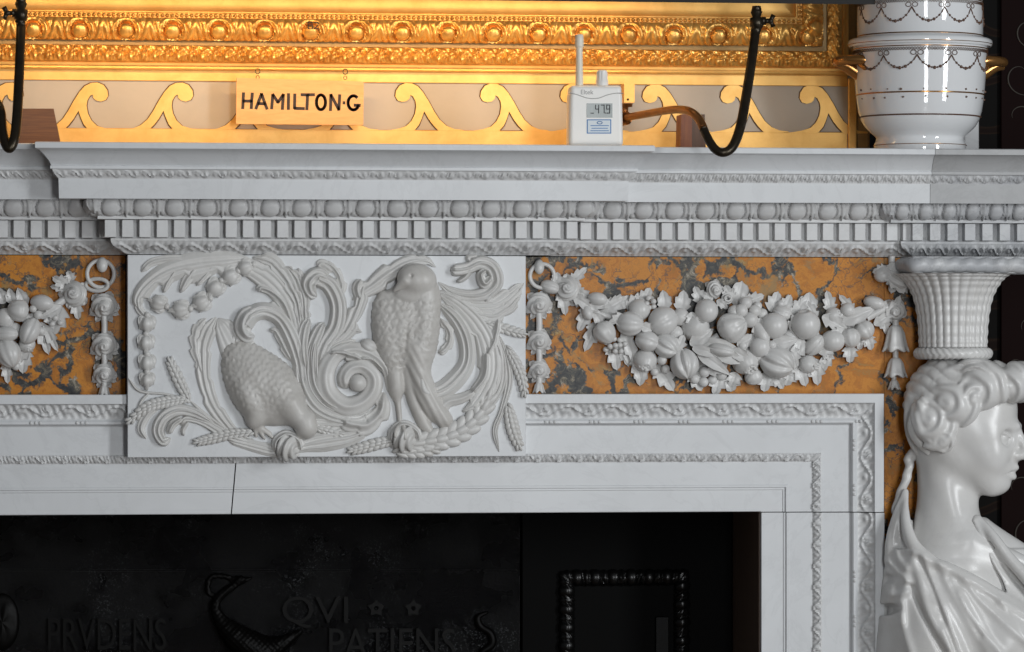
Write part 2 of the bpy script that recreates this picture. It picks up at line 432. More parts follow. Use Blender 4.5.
V, F = sweep([(x935+.4*U, 0), (xEnd, 0)], fas_prof, plan3); o = mesh('fascia', V, F, M['grey'], shelf, 30); o['label'] = 'darker grey fascia stone'
def fr(x): return x-math.floor(x)
def d_leafrow(pitch, amp, slant=1.2):
    P = pitch*U
    def f(s, t):
        if t <= 0 or t >= 1: return 0
        u = fr(s/P+slant*(t-.5)*.5); e = math.sin(PI*t)**.6
        return amp*U*e*(math.sin(PI*u)**.8-.55+.35*math.cos(4*PI*u+PI*t))
    return f
def d_scroll(pitch, amp):
    """s-shaped leaves along a cyma"""
    P = pitch*U
    def f(s, t):
        if t <= .0 or t >= 1: return 0
        u = fr(s/P); y = t-.5; e = math.sin(PI*t)**.5; c = .30*math.sin(2*PI*u)
        stem = math.exp(-((y-c)/.09)**2); r = math.hypot((u-.28)*2.6, y+.05); r2 = math.hypot((u-.78)*2.6, y-.05)
        ros = max(0, 1-(r/.34)**2)*(.7+.3*math.cos(5*math.atan2(y+.05, (u-.28)*2.6)+20*r)); ros2 = max(0, 1-(r2/.30)**2)*(.7+.3*math.cos(14*r2))
        return amp*U*e*(stem*.65+ros*.9+ros2*.75-.4+.18*math.sin(2*PI*u*6+6*y))
    return f
def d_egg(pitch, amp, ph=0):
    P = pitch*U
    def f(s, t):
        if t <= .02 or t >= .98: return 0
        u = fr(s/P+ph)-.5; v = t-.42
        r = math.sqrt((u/.28)**2+(v/.56)**2)
        if r < 1: return amp*U*(.15+math.sqrt(1-r*r))
        if r < 1.16: return -amp*U*.4
        if r < 1.62: return amp*U*.30
        w = .5-abs(u)
        return amp*U*(.75 if w < .05*(1.5-t) else -.35)
    return f
sm_leaf = cprof([(73.5, 170.2), (73, 172), (71, 175.5), (69, 178), (67.5, 179.5)])
egg_prof = cprof([(40, 199.6), (40.5, 202), (40, 206), (37.5, 210.5), (34, 213.5), (30, 215.6), (28.5, 216.2)])
fil_prof = cprof([(28.5, 216.2), (29.5, 216.4), (29.5, 219.6), (26, 220), (14, 220.2)])
den_back = cprof([(14, 220.2), (13, 220.4), (13, 238.4), (15, 238.5), (16.5, 238.7), (16.5, 241)])
bed_prof = cprof([(16.5, 241), (16, 243), (14, 246), (10, 248.5), (6, 251), (2.5, 253.6), (0, 254.6)])
p2 = 8*U
bedA = mainpath+[(x905, 0)]
bedB = [(x905, 0), (x905, -p2), (xEnd, -p2)]
for pth, m1, m2, suf in ((mainpath+[(x935, 0)], 'white2', 0, 0), ([(x935, 0), (xEnd, 0)], 'grey2', 0, 1)):
    V, F = sweep(pth, sm_leaf, plan3, side=-1, disp=d_scroll(17, 3.0), ds=1.0*U, sub=2); mesh('leaf_moulding', V, F, M[m1], shelf, 60)
for pth, m1, k in ((bedA, 'white2', 0), (bedB, 'grey2', 1)):
    V, F = sweep(pth, egg_prof, plan3, side=-1, disp=d_egg(31 if not k else 24, 3.0), ds=.9*U, sub=3)
    o = mesh('egg_moulding', V, F, M[m1], shelf, 60)
    V, F = sweep(pth, fil_prof, plan3); mesh('fillet', V, F, M[m1], shelf, 30)
    V, F = sweep(pth, den_back, plan3); db = mesh('dentil_band', V, F, M[m1], shelf, 30)
    mb = MB(); z0, z1 = zc(25, 237.8), zc(25, 220.4)
    def row(xa, xb, yf, pitch):
        n = int((xb-xa)/(pitch*U)); 
        for i in range(n):
            x = xa+(i+.5)*(xb-xa)/n; mesh('dentil', *box(x-5.5*U, x+5.5*U, yf-25*U, yf-12*U, z0, z1, .4*U), M[m1], db, 30)
    if not k:
        row(xA, xL-14*U, 0, 16.5); row(xL-25.5*U, xR+25.5*U, Yb, 16.45); row(xR+27*U, x905-1*U, 0, 15.9)
        for xx in (xL-25*U, xR+12*U): mesh('dentil', *box(xx, xx+13*U, Yb+2*U, Yb+14*U, z0, z1, .4*U), M[m1], db, 30)
    else: row(x905-10*U, xEnd, -p2, 16.6)
    V, F = sweep(pth, bed_prof, plan3, side=-1, disp=d_scroll(35 if not k else 18, 3.6), ds=.9*U, sub=3); mesh('leaf_moulding', V, F, M[m1], shelf, 60)
# ================================================================== frieze slabs
zt = zc(0, 255.4); zlo = Z(394, 0)
def slab(name, xa, xb, ya, yb, za, zb, m, label, cat, bev=.6*U):
    V, F = box(xa, xb, ya, yb, za, zb, .08*U); return tag(mesh(name, V, F, m, None, 30), label, cat)
xt0 = X(127.5, Yb); xt1 = X(525.5, Yb)
slab('frieze_panel', X(-234, 0), xt0-1.5*U, 0, 20*U, Z(400, 0), zt, M['siena'], 'orange and grey veined marble panel behind the cut-off garland, beside the bird tablet', 'marble panel')
slab('frieze_panel', xt1+1*U, X(884, 0), 0, 20*U, Z(400, 0), zt, M['siena'], 'long orange veined marble panel behind the full fruit garland', 'marble panel')
slab('pilaster_panel', X(884.3, 0), X(962, 0), 0, 20*U, Z(1150, 0), zt, M['siena'], 'narrow upright strip of orange veined marble behind the marble bust', 'marble panel')
# ================================================================== fireplace surround
sur = empty('fireplace_surround', 'white marble fireplace surround with carved leaf mouldings round the black opening', 'fireplace surround', (X(400, 0), 0, Z(1150, 0)))
def face3(A, Bv): return np.stack([A[:, 0], -Bv, A[:, 1]], 1)
Ys = -26*U; xo = X(884, Ys); zo = Z(394.2, Ys, 500)
pr = [(0, 0), (0, 25.5), (.5, 26), (9, 26), (9.5, 25)]
lf = [(9.5, 25), (11, 23.5), (15, 20.5), (20, 18), (24.5, 16)]
bd = [(24.5, 16), (25.5, 16.5), (27, 17.6), (29, 17.6), (30, 16.5), (31, 13), (32, 12.5), (59.5, 12.5)]
lf2 = [(59.5, 12.5), (60.5, 14.3), (63.5, 13.6), (67.5, 11.5), (68.5, 9)]
inn = [(68.5, 9), (91.5, 9), (92, 9.6), (94, 9.6), (94.5, 7.5), (96.5, 7.5), (97, 6.5), (118, 6.5), (118.6, 5.9), (118.6, -40)]
inner_w = 118.6
sc_ = lambda P: [(a*U, c*U) for a, c in P]
def d_beads(pitch):
    P = pitch*U
    def f(s, t):
        u = fr(s/P); k = 0
        for c in (.42, .5, .58): k += math.exp(-((u-c)/.02)**2)
        return -1.6*U*k*math.sin(PI*t)
    return f
def arch(path, name, scale, skew=(0, 0), label=None):
    # path runs so that the offset goes towards the opening
    g = dict(scale=scale, skew=skew)
    V, F = sweep(path, sc_(pr), face3, **g); st = mesh(name, V, F, M['white'], sur, 30)
    mb = MB(); mb.add(*sweep(path, sc_(bd[:6]), face3, **g)); mb.add(*sweep(path, sc_(bd[5:]), face3, **g)); mb.add(*sweep(path, sc_(inn), face3, **g))
    mb.build('fascia', M['white'], st, flat=True)
    V, F = sweep(path, sc_(lf), face3, side=1, disp=d_scroll(45, 4.6), ds=1*U, sub=4, **g); mesh('leaf_moulding', V, F, M['white2'], st, 60)
    V, F = sweep(path, sc_(lf2), face3, side=1, disp=d_scroll(21, 3.4), ds=1*U, sub=3, **g); mesh('small_leaf_moulding', V, F, M['white2'], st, 60)
    mb = MB(); s = 0                                # reels on the bead
    for i in range(len(path)-1):
        a, c = np.array(path[i]), np.array(path[i+1]); Lg = np.linalg.norm(c-a); d = (c-a)/Lg; n = np.array([-d[1], d[0]])
        for q in np.arange(22*U, Lg-24*U, 45*U):
            for e in (-4.5, 0, 4.5):
                P = a+d*(q+e*U)+n*27.8*U*scale[i]
                mb.add(*orb_raw((P[0], -17.3*U, P[1]), (1.9*U, 1.6*U, 1.9*U), 8, 6))
    mb.build('bead_and_reel', M['white2'], st)
    return st
def orb_raw(c, r, nu=12, nv=8):
    V = []
    for i in range(nu):
        for j in range(nv+1):
            a = 2*PI*i/nu; t = PI*j/nv
            V.append((c[0]+r[0]*math.sin(t)*math.cos(a), c[1]+r[1]*math.cos(t), c[2]+r[2]*math.sin(t)*math.sin(a)))
    return V, gridF(nu, nv+1, True, False)
# offsets go to the right of travel, so travel right-to-left along the top and upwards along the jamb
zj = zo-118.8*U
xc = X(241, -8*U)
arch([(xo, zj), (xo, zo), (xc+1.2*U, zo)], 'lintel_stone', [1.03, 1.0], (0, .085))
xol = X(-232, Ys); arch([(xc, zo), (xol, zo), (xol, zj)], 'lintel_stone', [1.0, 1.03], (.085, 0)); arch([(xol, zj-.9*U), (xol, Z(1150, Ys))], 'jamb_stone', [1.03])
arch([(xo+.6*U, Z(1150, Ys)), (xo+.6*U, zj-.9*U)], 'jamb_stone', [1.03])
# ================================================================== firebox
xj = xo-inner_w*1.03*U; zop = zo-inner_w*U
V, F = box(xj-.2*U, xj+6*U, 2*U, 168*U, Z(1150, 0), zop+4*U); tag(mesh('wall_firebox_right', V, F, M['brown'], None, flat=True), kind='structure')
xjl = xol+inner_w*1.03*U
V, F = box(xjl-6*U, xjl+.2*U, 2*U, 168*U, Z(1150, 0), zop+4*U); tag(mesh('wall_firebox_left', V, F, M['brown'], None, flat=True), kind='structure')
V, F = box(X(-420, 0), xj+30*U, 168*U, 174*U, Z(1150, 0), zop+60*U); tag(mesh('wall_firebox_back', V, F, M['darkwall'], None, flat=True), kind='structure')
V, F = box(xjl-6*U, xj+6*U, 3*U, 168*U, zop+4*U, zop+12*U); tag(mesh('wall_firebox_top', V, F, M['darkwall'], None, flat=True), kind='structure')
# cast iron fireback
Yf = 150*U
fb = empty('cast_iron_fireback', 'sooty black cast iron fireback with a raised bird, stars and Latin lettering inside the hearth', 'fireback', (X(260, Yf), Yf, Z(1150, Yf)))
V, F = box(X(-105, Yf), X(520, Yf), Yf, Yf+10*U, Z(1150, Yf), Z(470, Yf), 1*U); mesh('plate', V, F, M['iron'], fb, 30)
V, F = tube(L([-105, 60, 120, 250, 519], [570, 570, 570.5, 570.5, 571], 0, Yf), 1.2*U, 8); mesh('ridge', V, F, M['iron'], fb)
text('lettering', 'PRVDENS', 107, 634, 32, 118, Yf, -.5, 3, M['iron2'], fb)
text('lettering', 'QVI', 315, 612, 32, 66, Yf, -.5, 3, M['iron2'], fb)
text('lettering', 'PATIENS', 392, 643, 30, 126, Yf, -.5, 3, M['iron2'], fb)
for sx in (376, 413):
    P = []
    for i in range(10):
        r = 9 if i % 2 == 0 else 5.5; a = PI*i/5-PI/2; P.append((sx+r*math.cos(a), 608+r*math.sin(a)))
    H = [(sx+2.5*math.cos(-PI*i/4), 608+2.5*math.sin(-PI*i/4)) for i in range(8)]
    V, F = poly_prism(P, [H], Yf, -.5, 3); mesh('star', V, F, M['iron2'], fb, flat=True)
def f(x, y, z):
    d = chain(x, y, z, [(262, 652, 0, 17), (240, 640, 2, 15), (222, 622, 1, 8), (215, 606, 1, 5), (222, 594, 1, 4.5), (236, 584, 1, 4), (240, 580, 1, 5)], n=16)
    d = sm(d, cap(x, y, z, (238, 581, 1), (252, 578, 1), 4, 1.5), 3)
    d = sm(d, chain(x, y, z, [(236, 580, 0, 3), (222, 576, 0, 3), (210, 578, 0, 3), (208, 592, 0, 3), (216, 596, 0, 2.5)], n=12), 2)
    return sm(d, cap(x, y, z, (262, 655, 0), (300, 632, 0), 14, 3), 6)+.8*np.sin(x*1.1)*np.sin(y*1.1)
sdf_mesh('raised_bird', f, (195, 565, -4), (310, 680, 26), 1.3, Yf, M['iron2'], fb, 1)
V, F = tube(L([488, 478, 480, 490, 492, 482, 476], [612, 617, 626, 633, 644, 652, 662], 1, Yf), [1.5*U, 4*U, 4*U, 4.5*U, 4*U, 3*U], 8, n=30); mesh('raised_scroll', V, F, M['iron2'], fb)
V, F = orb_raw(tuple(L(2, 622, 0, Yf)), (18*U, 6*U, 30*U), 24, 14)
V = np.array(V); V[:, 1] -= .8*U*np.sin(V[:, 0]/U*.9+V[:, 2]/U*.9); mesh('raised_shell', V, F, M['iron2'], fb)
# side register panel in iron
Yr = 152*U
rg = empty('iron_register_panel', 'black iron panel with a moulded frame, beside the lettered fireback', 'iron panel', (X(625, Yr), Yr, Z(1150, Yr)))
V, F = box(X(522, Yr), xj-1*U, Yr, Yr+10*U, Z(1150, Yr), zop+3*U, 1*U); mesh('plate', V, F, M['darkwall'], rg, 30)
xa, xb_ = X(560, Yr), X(688, Yr); zz = Z(571, Yr, 600)
V, F = sweep([(xb_, Z(1150, Yr)), (xb_, zz), (xa, zz), (xa, Z(1150, Yr))], [(0, 0), (0, 3*U), (2*U, 6*U), (7*U, 7.5*U), (12*U, 6*U), (14*U, 3*U), (15*U, 0)], lambda A, B_: np.stack([A[:, 0], Yr-B_, A[:, 1]], 1), side=1, disp=d_egg(19, 2.2), ds=1.2*U, sub=3)
mesh('panel_frame', V, F, M['iron3'], rg, 60)
V, F = box(X(655, Yr), X(668, Yr), Yr-5*U, Yr+2*U, Z(1150, Yr), Z(617, Yr, 600), .6*U); mesh('inner_panel', V, F, M['iron2'], rg, 30)
# ================================================================== walls behind and floor
Yw = 100*U                                      # face of the gilded wall above the shelf
V, F = box(X(-420, 0), X(870, Yw), Yw+2*U, Yw+30*U, top_prof[0][1]-6*U, Z(-400, Yw)); tag(mesh('wall_back', V, F, M['golddull'], None, flat=True), kind='structure')
V, F = box(X(-420, 0), X(962, 0), 20.5*U, 60*U, zop+14*U, top_prof[0][1]-.5*U); tag(mesh('wall_chimney_upper', V, F, M['darkwall'], None, flat=True), kind='structure')
V, F = box(xA, xjl-6.5*U, 20.5*U, Yw+80*U, Z(1150, 0), zop+13.5*U); tag(mesh('wall_chimney_left', V, F, M['darkwall'], None, flat=True), kind='structure')
V, F = box(xj+6.5*U, X(962, 0), 20.5*U, Yw+80*U, Z(1150, 0), zop+13.5*U); tag(mesh('wall_chimney_right', V, F, M['darkwall'], None, flat=True), kind='structure')
V, F = box(xA-2, X(1600, Yw), -6.4, Yw+1.5, -.06, 0); tag(mesh('floor', V, F, M['floor'], None, flat=True), kind='structure')
Yd = Yw+60*U
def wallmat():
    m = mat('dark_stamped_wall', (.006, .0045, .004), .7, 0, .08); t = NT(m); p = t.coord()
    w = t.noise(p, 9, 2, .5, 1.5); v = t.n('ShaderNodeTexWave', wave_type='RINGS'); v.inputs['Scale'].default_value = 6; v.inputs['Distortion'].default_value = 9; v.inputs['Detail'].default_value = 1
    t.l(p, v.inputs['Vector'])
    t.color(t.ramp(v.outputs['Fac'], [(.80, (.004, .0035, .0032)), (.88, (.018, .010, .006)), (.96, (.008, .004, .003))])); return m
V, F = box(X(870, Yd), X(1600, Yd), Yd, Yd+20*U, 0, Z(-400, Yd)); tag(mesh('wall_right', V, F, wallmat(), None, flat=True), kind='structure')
# a stamped hanging with worn gold scrolls on it
hg = empty('wall_hanging', 'very dark red-brown hanging with faint gold scrolls behind the vase and bust', 'wall hanging', (X(1040, Yd), Yd, Z(1150, Yd)))
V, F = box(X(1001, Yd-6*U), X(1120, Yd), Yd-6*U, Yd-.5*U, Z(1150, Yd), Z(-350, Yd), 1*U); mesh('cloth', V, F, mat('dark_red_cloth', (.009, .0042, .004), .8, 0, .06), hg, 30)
mg = mat('worn_gold_thread', (.022, .015, .009), .6)
for cx, cy, r, s in ((1022, 75, 22, 1), (1018, 118, 20, -1), (1030, 30, 20, 1), (1018, 490, 22, -1), (1032, 530, 26, 1), (1028, 330, 22, -1), (1018, 365, 14, 1)):
    P = [(cx+r*(1-k/34)*math.cos(s*k/6+1), cy+r*(1-k/34)*math.sin(s*k/6+1)) for k in range(26)]
    A = np.array(P); mb = MB(); mb.add(*tube(L(A[:, 0], A[:, 1], 0.3, Yd-6*U), [.3*U, .9*U, 1.2*U, .6*U, .3*U], 6))
    mb.build('gold_scroll', mg, hg)
# ================================================================== relief tools
def ribbon(pts, H, fl=3, fa=.18, lobes=0, la=.0, Y0=0, base=0.0, nv=15, onesided=0, power=2.2, taper=(.12, .12), ph=0.0):
    """carved leaf or stem. pts rows: px, py, half width; H height (number or list)"""
    P = np.array(pts, float); P[:, 2] *= 1.14; ln = np.sum(np.hypot(*np.diff(P[:, :2], axis=0).T)); n = max(14, int(ln/1.3))
    Q = crom(P, n); p = Q[:, :2]; w = np.maximum(Q[:, 2], .4)
    t = np.gradient(p, axis=0); t /= np.linalg.norm(t, axis=1)[:, None]+1e-9; nm = np.stack([-t[:, 1], t[:, 0]], 1)
    s = np.linspace(0, 1, n); Hs = np.full(n, H) if np.isscalar(H) else np.interp(s, np.linspace(0, 1, len(H)), H)
    e = np.ones(n)
    if taper[0]: e *= np.clip(s/taper[0], 0, 1)**.5
    if taper[1]: e *= np.clip((1-s)/taper[1], 0, 1)**.5
    v = np.linspace(-1, 1, nv); V = []
    for i in range(n):
        l0 = l1 = 1.0
        if lobes:
            a = fr(lobes*s[i]+ph); saw = a**.7*(1 if a < .86 else (1-a)/.14)
            q = 1+la*(saw-.5)*2
            b_ = fr(lobes*s[i]+ph+.45); saw2 = b_**.7*(1 if b_ < .86 else (1-b_)/.14); q2 = 1+la*(saw2-.5)*2
            l0 = q if onesided >= 0 else 1; l1 = q2 if onesided <= 0 else 1
        ww = w[i]*max(e[i], .12)
        for x in v:
            d = x*ww*(l1 if x > 0 else l0)
            h = Hs[i]*e[i]*((1-abs(x)**power)**.5*(1-fa)+fa*math.cos(fl*PI*x*1.0)*(1-x**4))
            V.append((p[i, 0]+nm[i, 0]*d, p[i, 1]+nm[i, 1]*d, base+h-(1.2 if abs(x) > .999 else 0)))
    V = np.array(V); return L(V[:, 0], V[:, 1], V[:, 2], Y0), gridF(n, nv)
def orb(cx, cy, dep, r, Y0, ang=0, kind='plain', nu=36, nv=22, tilt=0, amp=1.0):
    """fruit-like solid; long axis in the picture plane at ang degrees (0 = right, 90 = down); tilt turns the tip to the viewer"""
    rl, rs, rd = (r if not np.isscalar(r) else (r, r, r)); V = []
    ca, sa = math.cos(math.radians(ang)), math.sin(math.radians(ang)); ct, st = math.cos(math.radians(tilt)), math.sin(math.radians(tilt))
    for i in range(nu):
        a = 2*PI*i/nu
        for j in range(nv+1):
            t = PI*j/nv; k = 1.0
            if kind == 'melon': k = 1-.075*amp*(abs(math.cos(4.5*a))**3)*math.sin(t)
            elif kind == 'fig': k = (1-.05*amp*abs(math.cos(4*a))**2*math.sin(t))*(1-.38*max(0, math.cos(PI-t))**1.5)
            elif kind == 'gourd': k = (1-.07*amp*abs(math.cos(4*a))**3)*(1-.42*max(0, -math.cos(t))**1)
            elif kind == 'peach':
                q = abs(((a-PI*.5+PI) % (2*PI))-PI); k = 1-.13*amp*math.exp(-(q/.22)**2)*math.sin(t)
            elif kind == 'split':
                q = abs(((a-PI*.5+PI) % (2*PI))-PI)-.35*math.sin(t*1.0); k = 1-.26*amp*math.exp(-(q/.13)**2)*math.sin(t)+.05*math.exp(-((q-.4)/.15)**2)
            elif kind == 'pome': k = 1+.10*math.exp(-((t-.36)/.12)**2)-.30*math.exp(-(t/.25)**2)
            elif kind == 'rose':
                sp = math.sin(2*a+9*t); k = 1+.12*amp*sp*math.sin(min(PI/2, t*1.3)) - .22*math.exp(-(t/.25)**2)
            elif kind == 'husk':
                k = (1+.12*amp*abs(math.sin(2.5*a))*math.sin(t))*(1-.25*max(0, -math.cos(t)))-.10*math.exp(-(t/.5)**2)
            elif kind == 'bell':
                u = t/PI; k = 1+.10*amp*math.cos(6*a)*u
            x = rl*math.cos(t)*k; yy = rs*math.sin(t)*math.cos(a)*k; z = rd*math.sin(t)*math.sin(a)*k
            x, z = x*ct-z*st, x*st+z*ct
            V.append((cx+x*ca-yy*sa, cy+x*sa+yy*ca, dep+z))
    V = np.array(V); return L(V[:, 0], V[:, 1], V[:, 2], Y0), gridF(nu, nv+1, True, False)
def leaf(cx, cy, ang, ln, wd, dep, Y0, lobes=3, la=.34, lift=3.0, cup=2.0, th=1.6, bend=0.0):
    """free leaf with serrated lobes, midrib and thickness; base at (cx, cy), pointing along ang"""
    n, nv = 30, 11; ca, sa = math.cos(math.radians(ang)), math.sin(math.radians(ang)); T = []; B_ = []
    for i in range(n):
        s = i/(n-1); w = wd*math.sin(PI*min(1, s**.75*.93+.07))**.8*(1-.25*s)
        a = fr(lobes*s+.15); w *= 1+la*((a if a < .8 else (1-a)/.2*.8)*2-.8)
        w = max(w*(1 if s < .97 else .3), .25)
        dx = ln*s; by = bend*math.sin(PI*s/2)**2*ln
        for k in range(nv):
            v = -1+2*k/(nv-1); x = dx+abs(v)*w*.25; yv = v*w+by
            z = dep+lift*math.sin(PI*s*.9)+cup*(abs(v)**1.5)*w/wd-1.0*math.exp(-(v/.12)**2)+.35*math.cos(14*s+5*abs(v))*abs(v)-1.5*s*s
            T.append((cx+x*ca-yv*sa, cy+x*sa+yv*ca, z)); B_.append((cx+x*ca-yv*sa*.96, cy+x*sa+yv*ca*.96, z-th))
    V = np.array(T+B_); F = gridF(n, nv); m = n*nv
    F2 = [(a+m, d+m, c+m, e+m) for a, e, c, d in F]; R = [i*nv for i in range(n)]+[(n-1)*nv+k for k in range(1, nv)]+[i*nv+nv-1 for i in range(n-2, -1, -1)]+[k for k in range(nv-2, 0, -1)]
    S = [(R[i], R[(i+1) % len(R)], R[(i+1) % len(R)]+m, R[i]+m) for i in range(len(R))]
    return L(V[:, 0], V[:, 1], V[:, 2], Y0), F+F2+S
def ear(mb, pts, wd, Yp, hh=4, step=5.0, rows=2):
    """ear of wheat: grains set alternately along a spine"""
    P = np.array(pts, float); ln = np.sum(np.hypot(*np.diff(P, axis=0).T)); n = max(4, int(ln/step)); Q = crom(P, n*2+1)
    for i in range(n):
        p = Q[2*i]; t = Q[min(2*i+1, 2*n)]-p; t = t/(np.hypot(*t)+1e-9); a = math.degrees(math.atan2(t[1], t[0])); nn_ = np.array([-t[1], t[0]])
        sc = .55+.45*math.sin(PI*(i+.7)/(n+.4))
        for sd in (-1, 1):
            q = p+nn_*sd*wd*.48*sc+t*(step*.25*sd)
            mb.add(*orb(q[0], q[1], hh*.45, (step*.85, wd*.42*sc, hh*.62), Yp, a+sd*24, 'plain', 12, 8))
        mb.add(*orb(p[0]+t[0]*step*.5, p[1]+t[1]*step*.5, hh*.75, (step*.8, wd*.36*sc, hh*.5), Yp, a, 'plain', 12, 8))
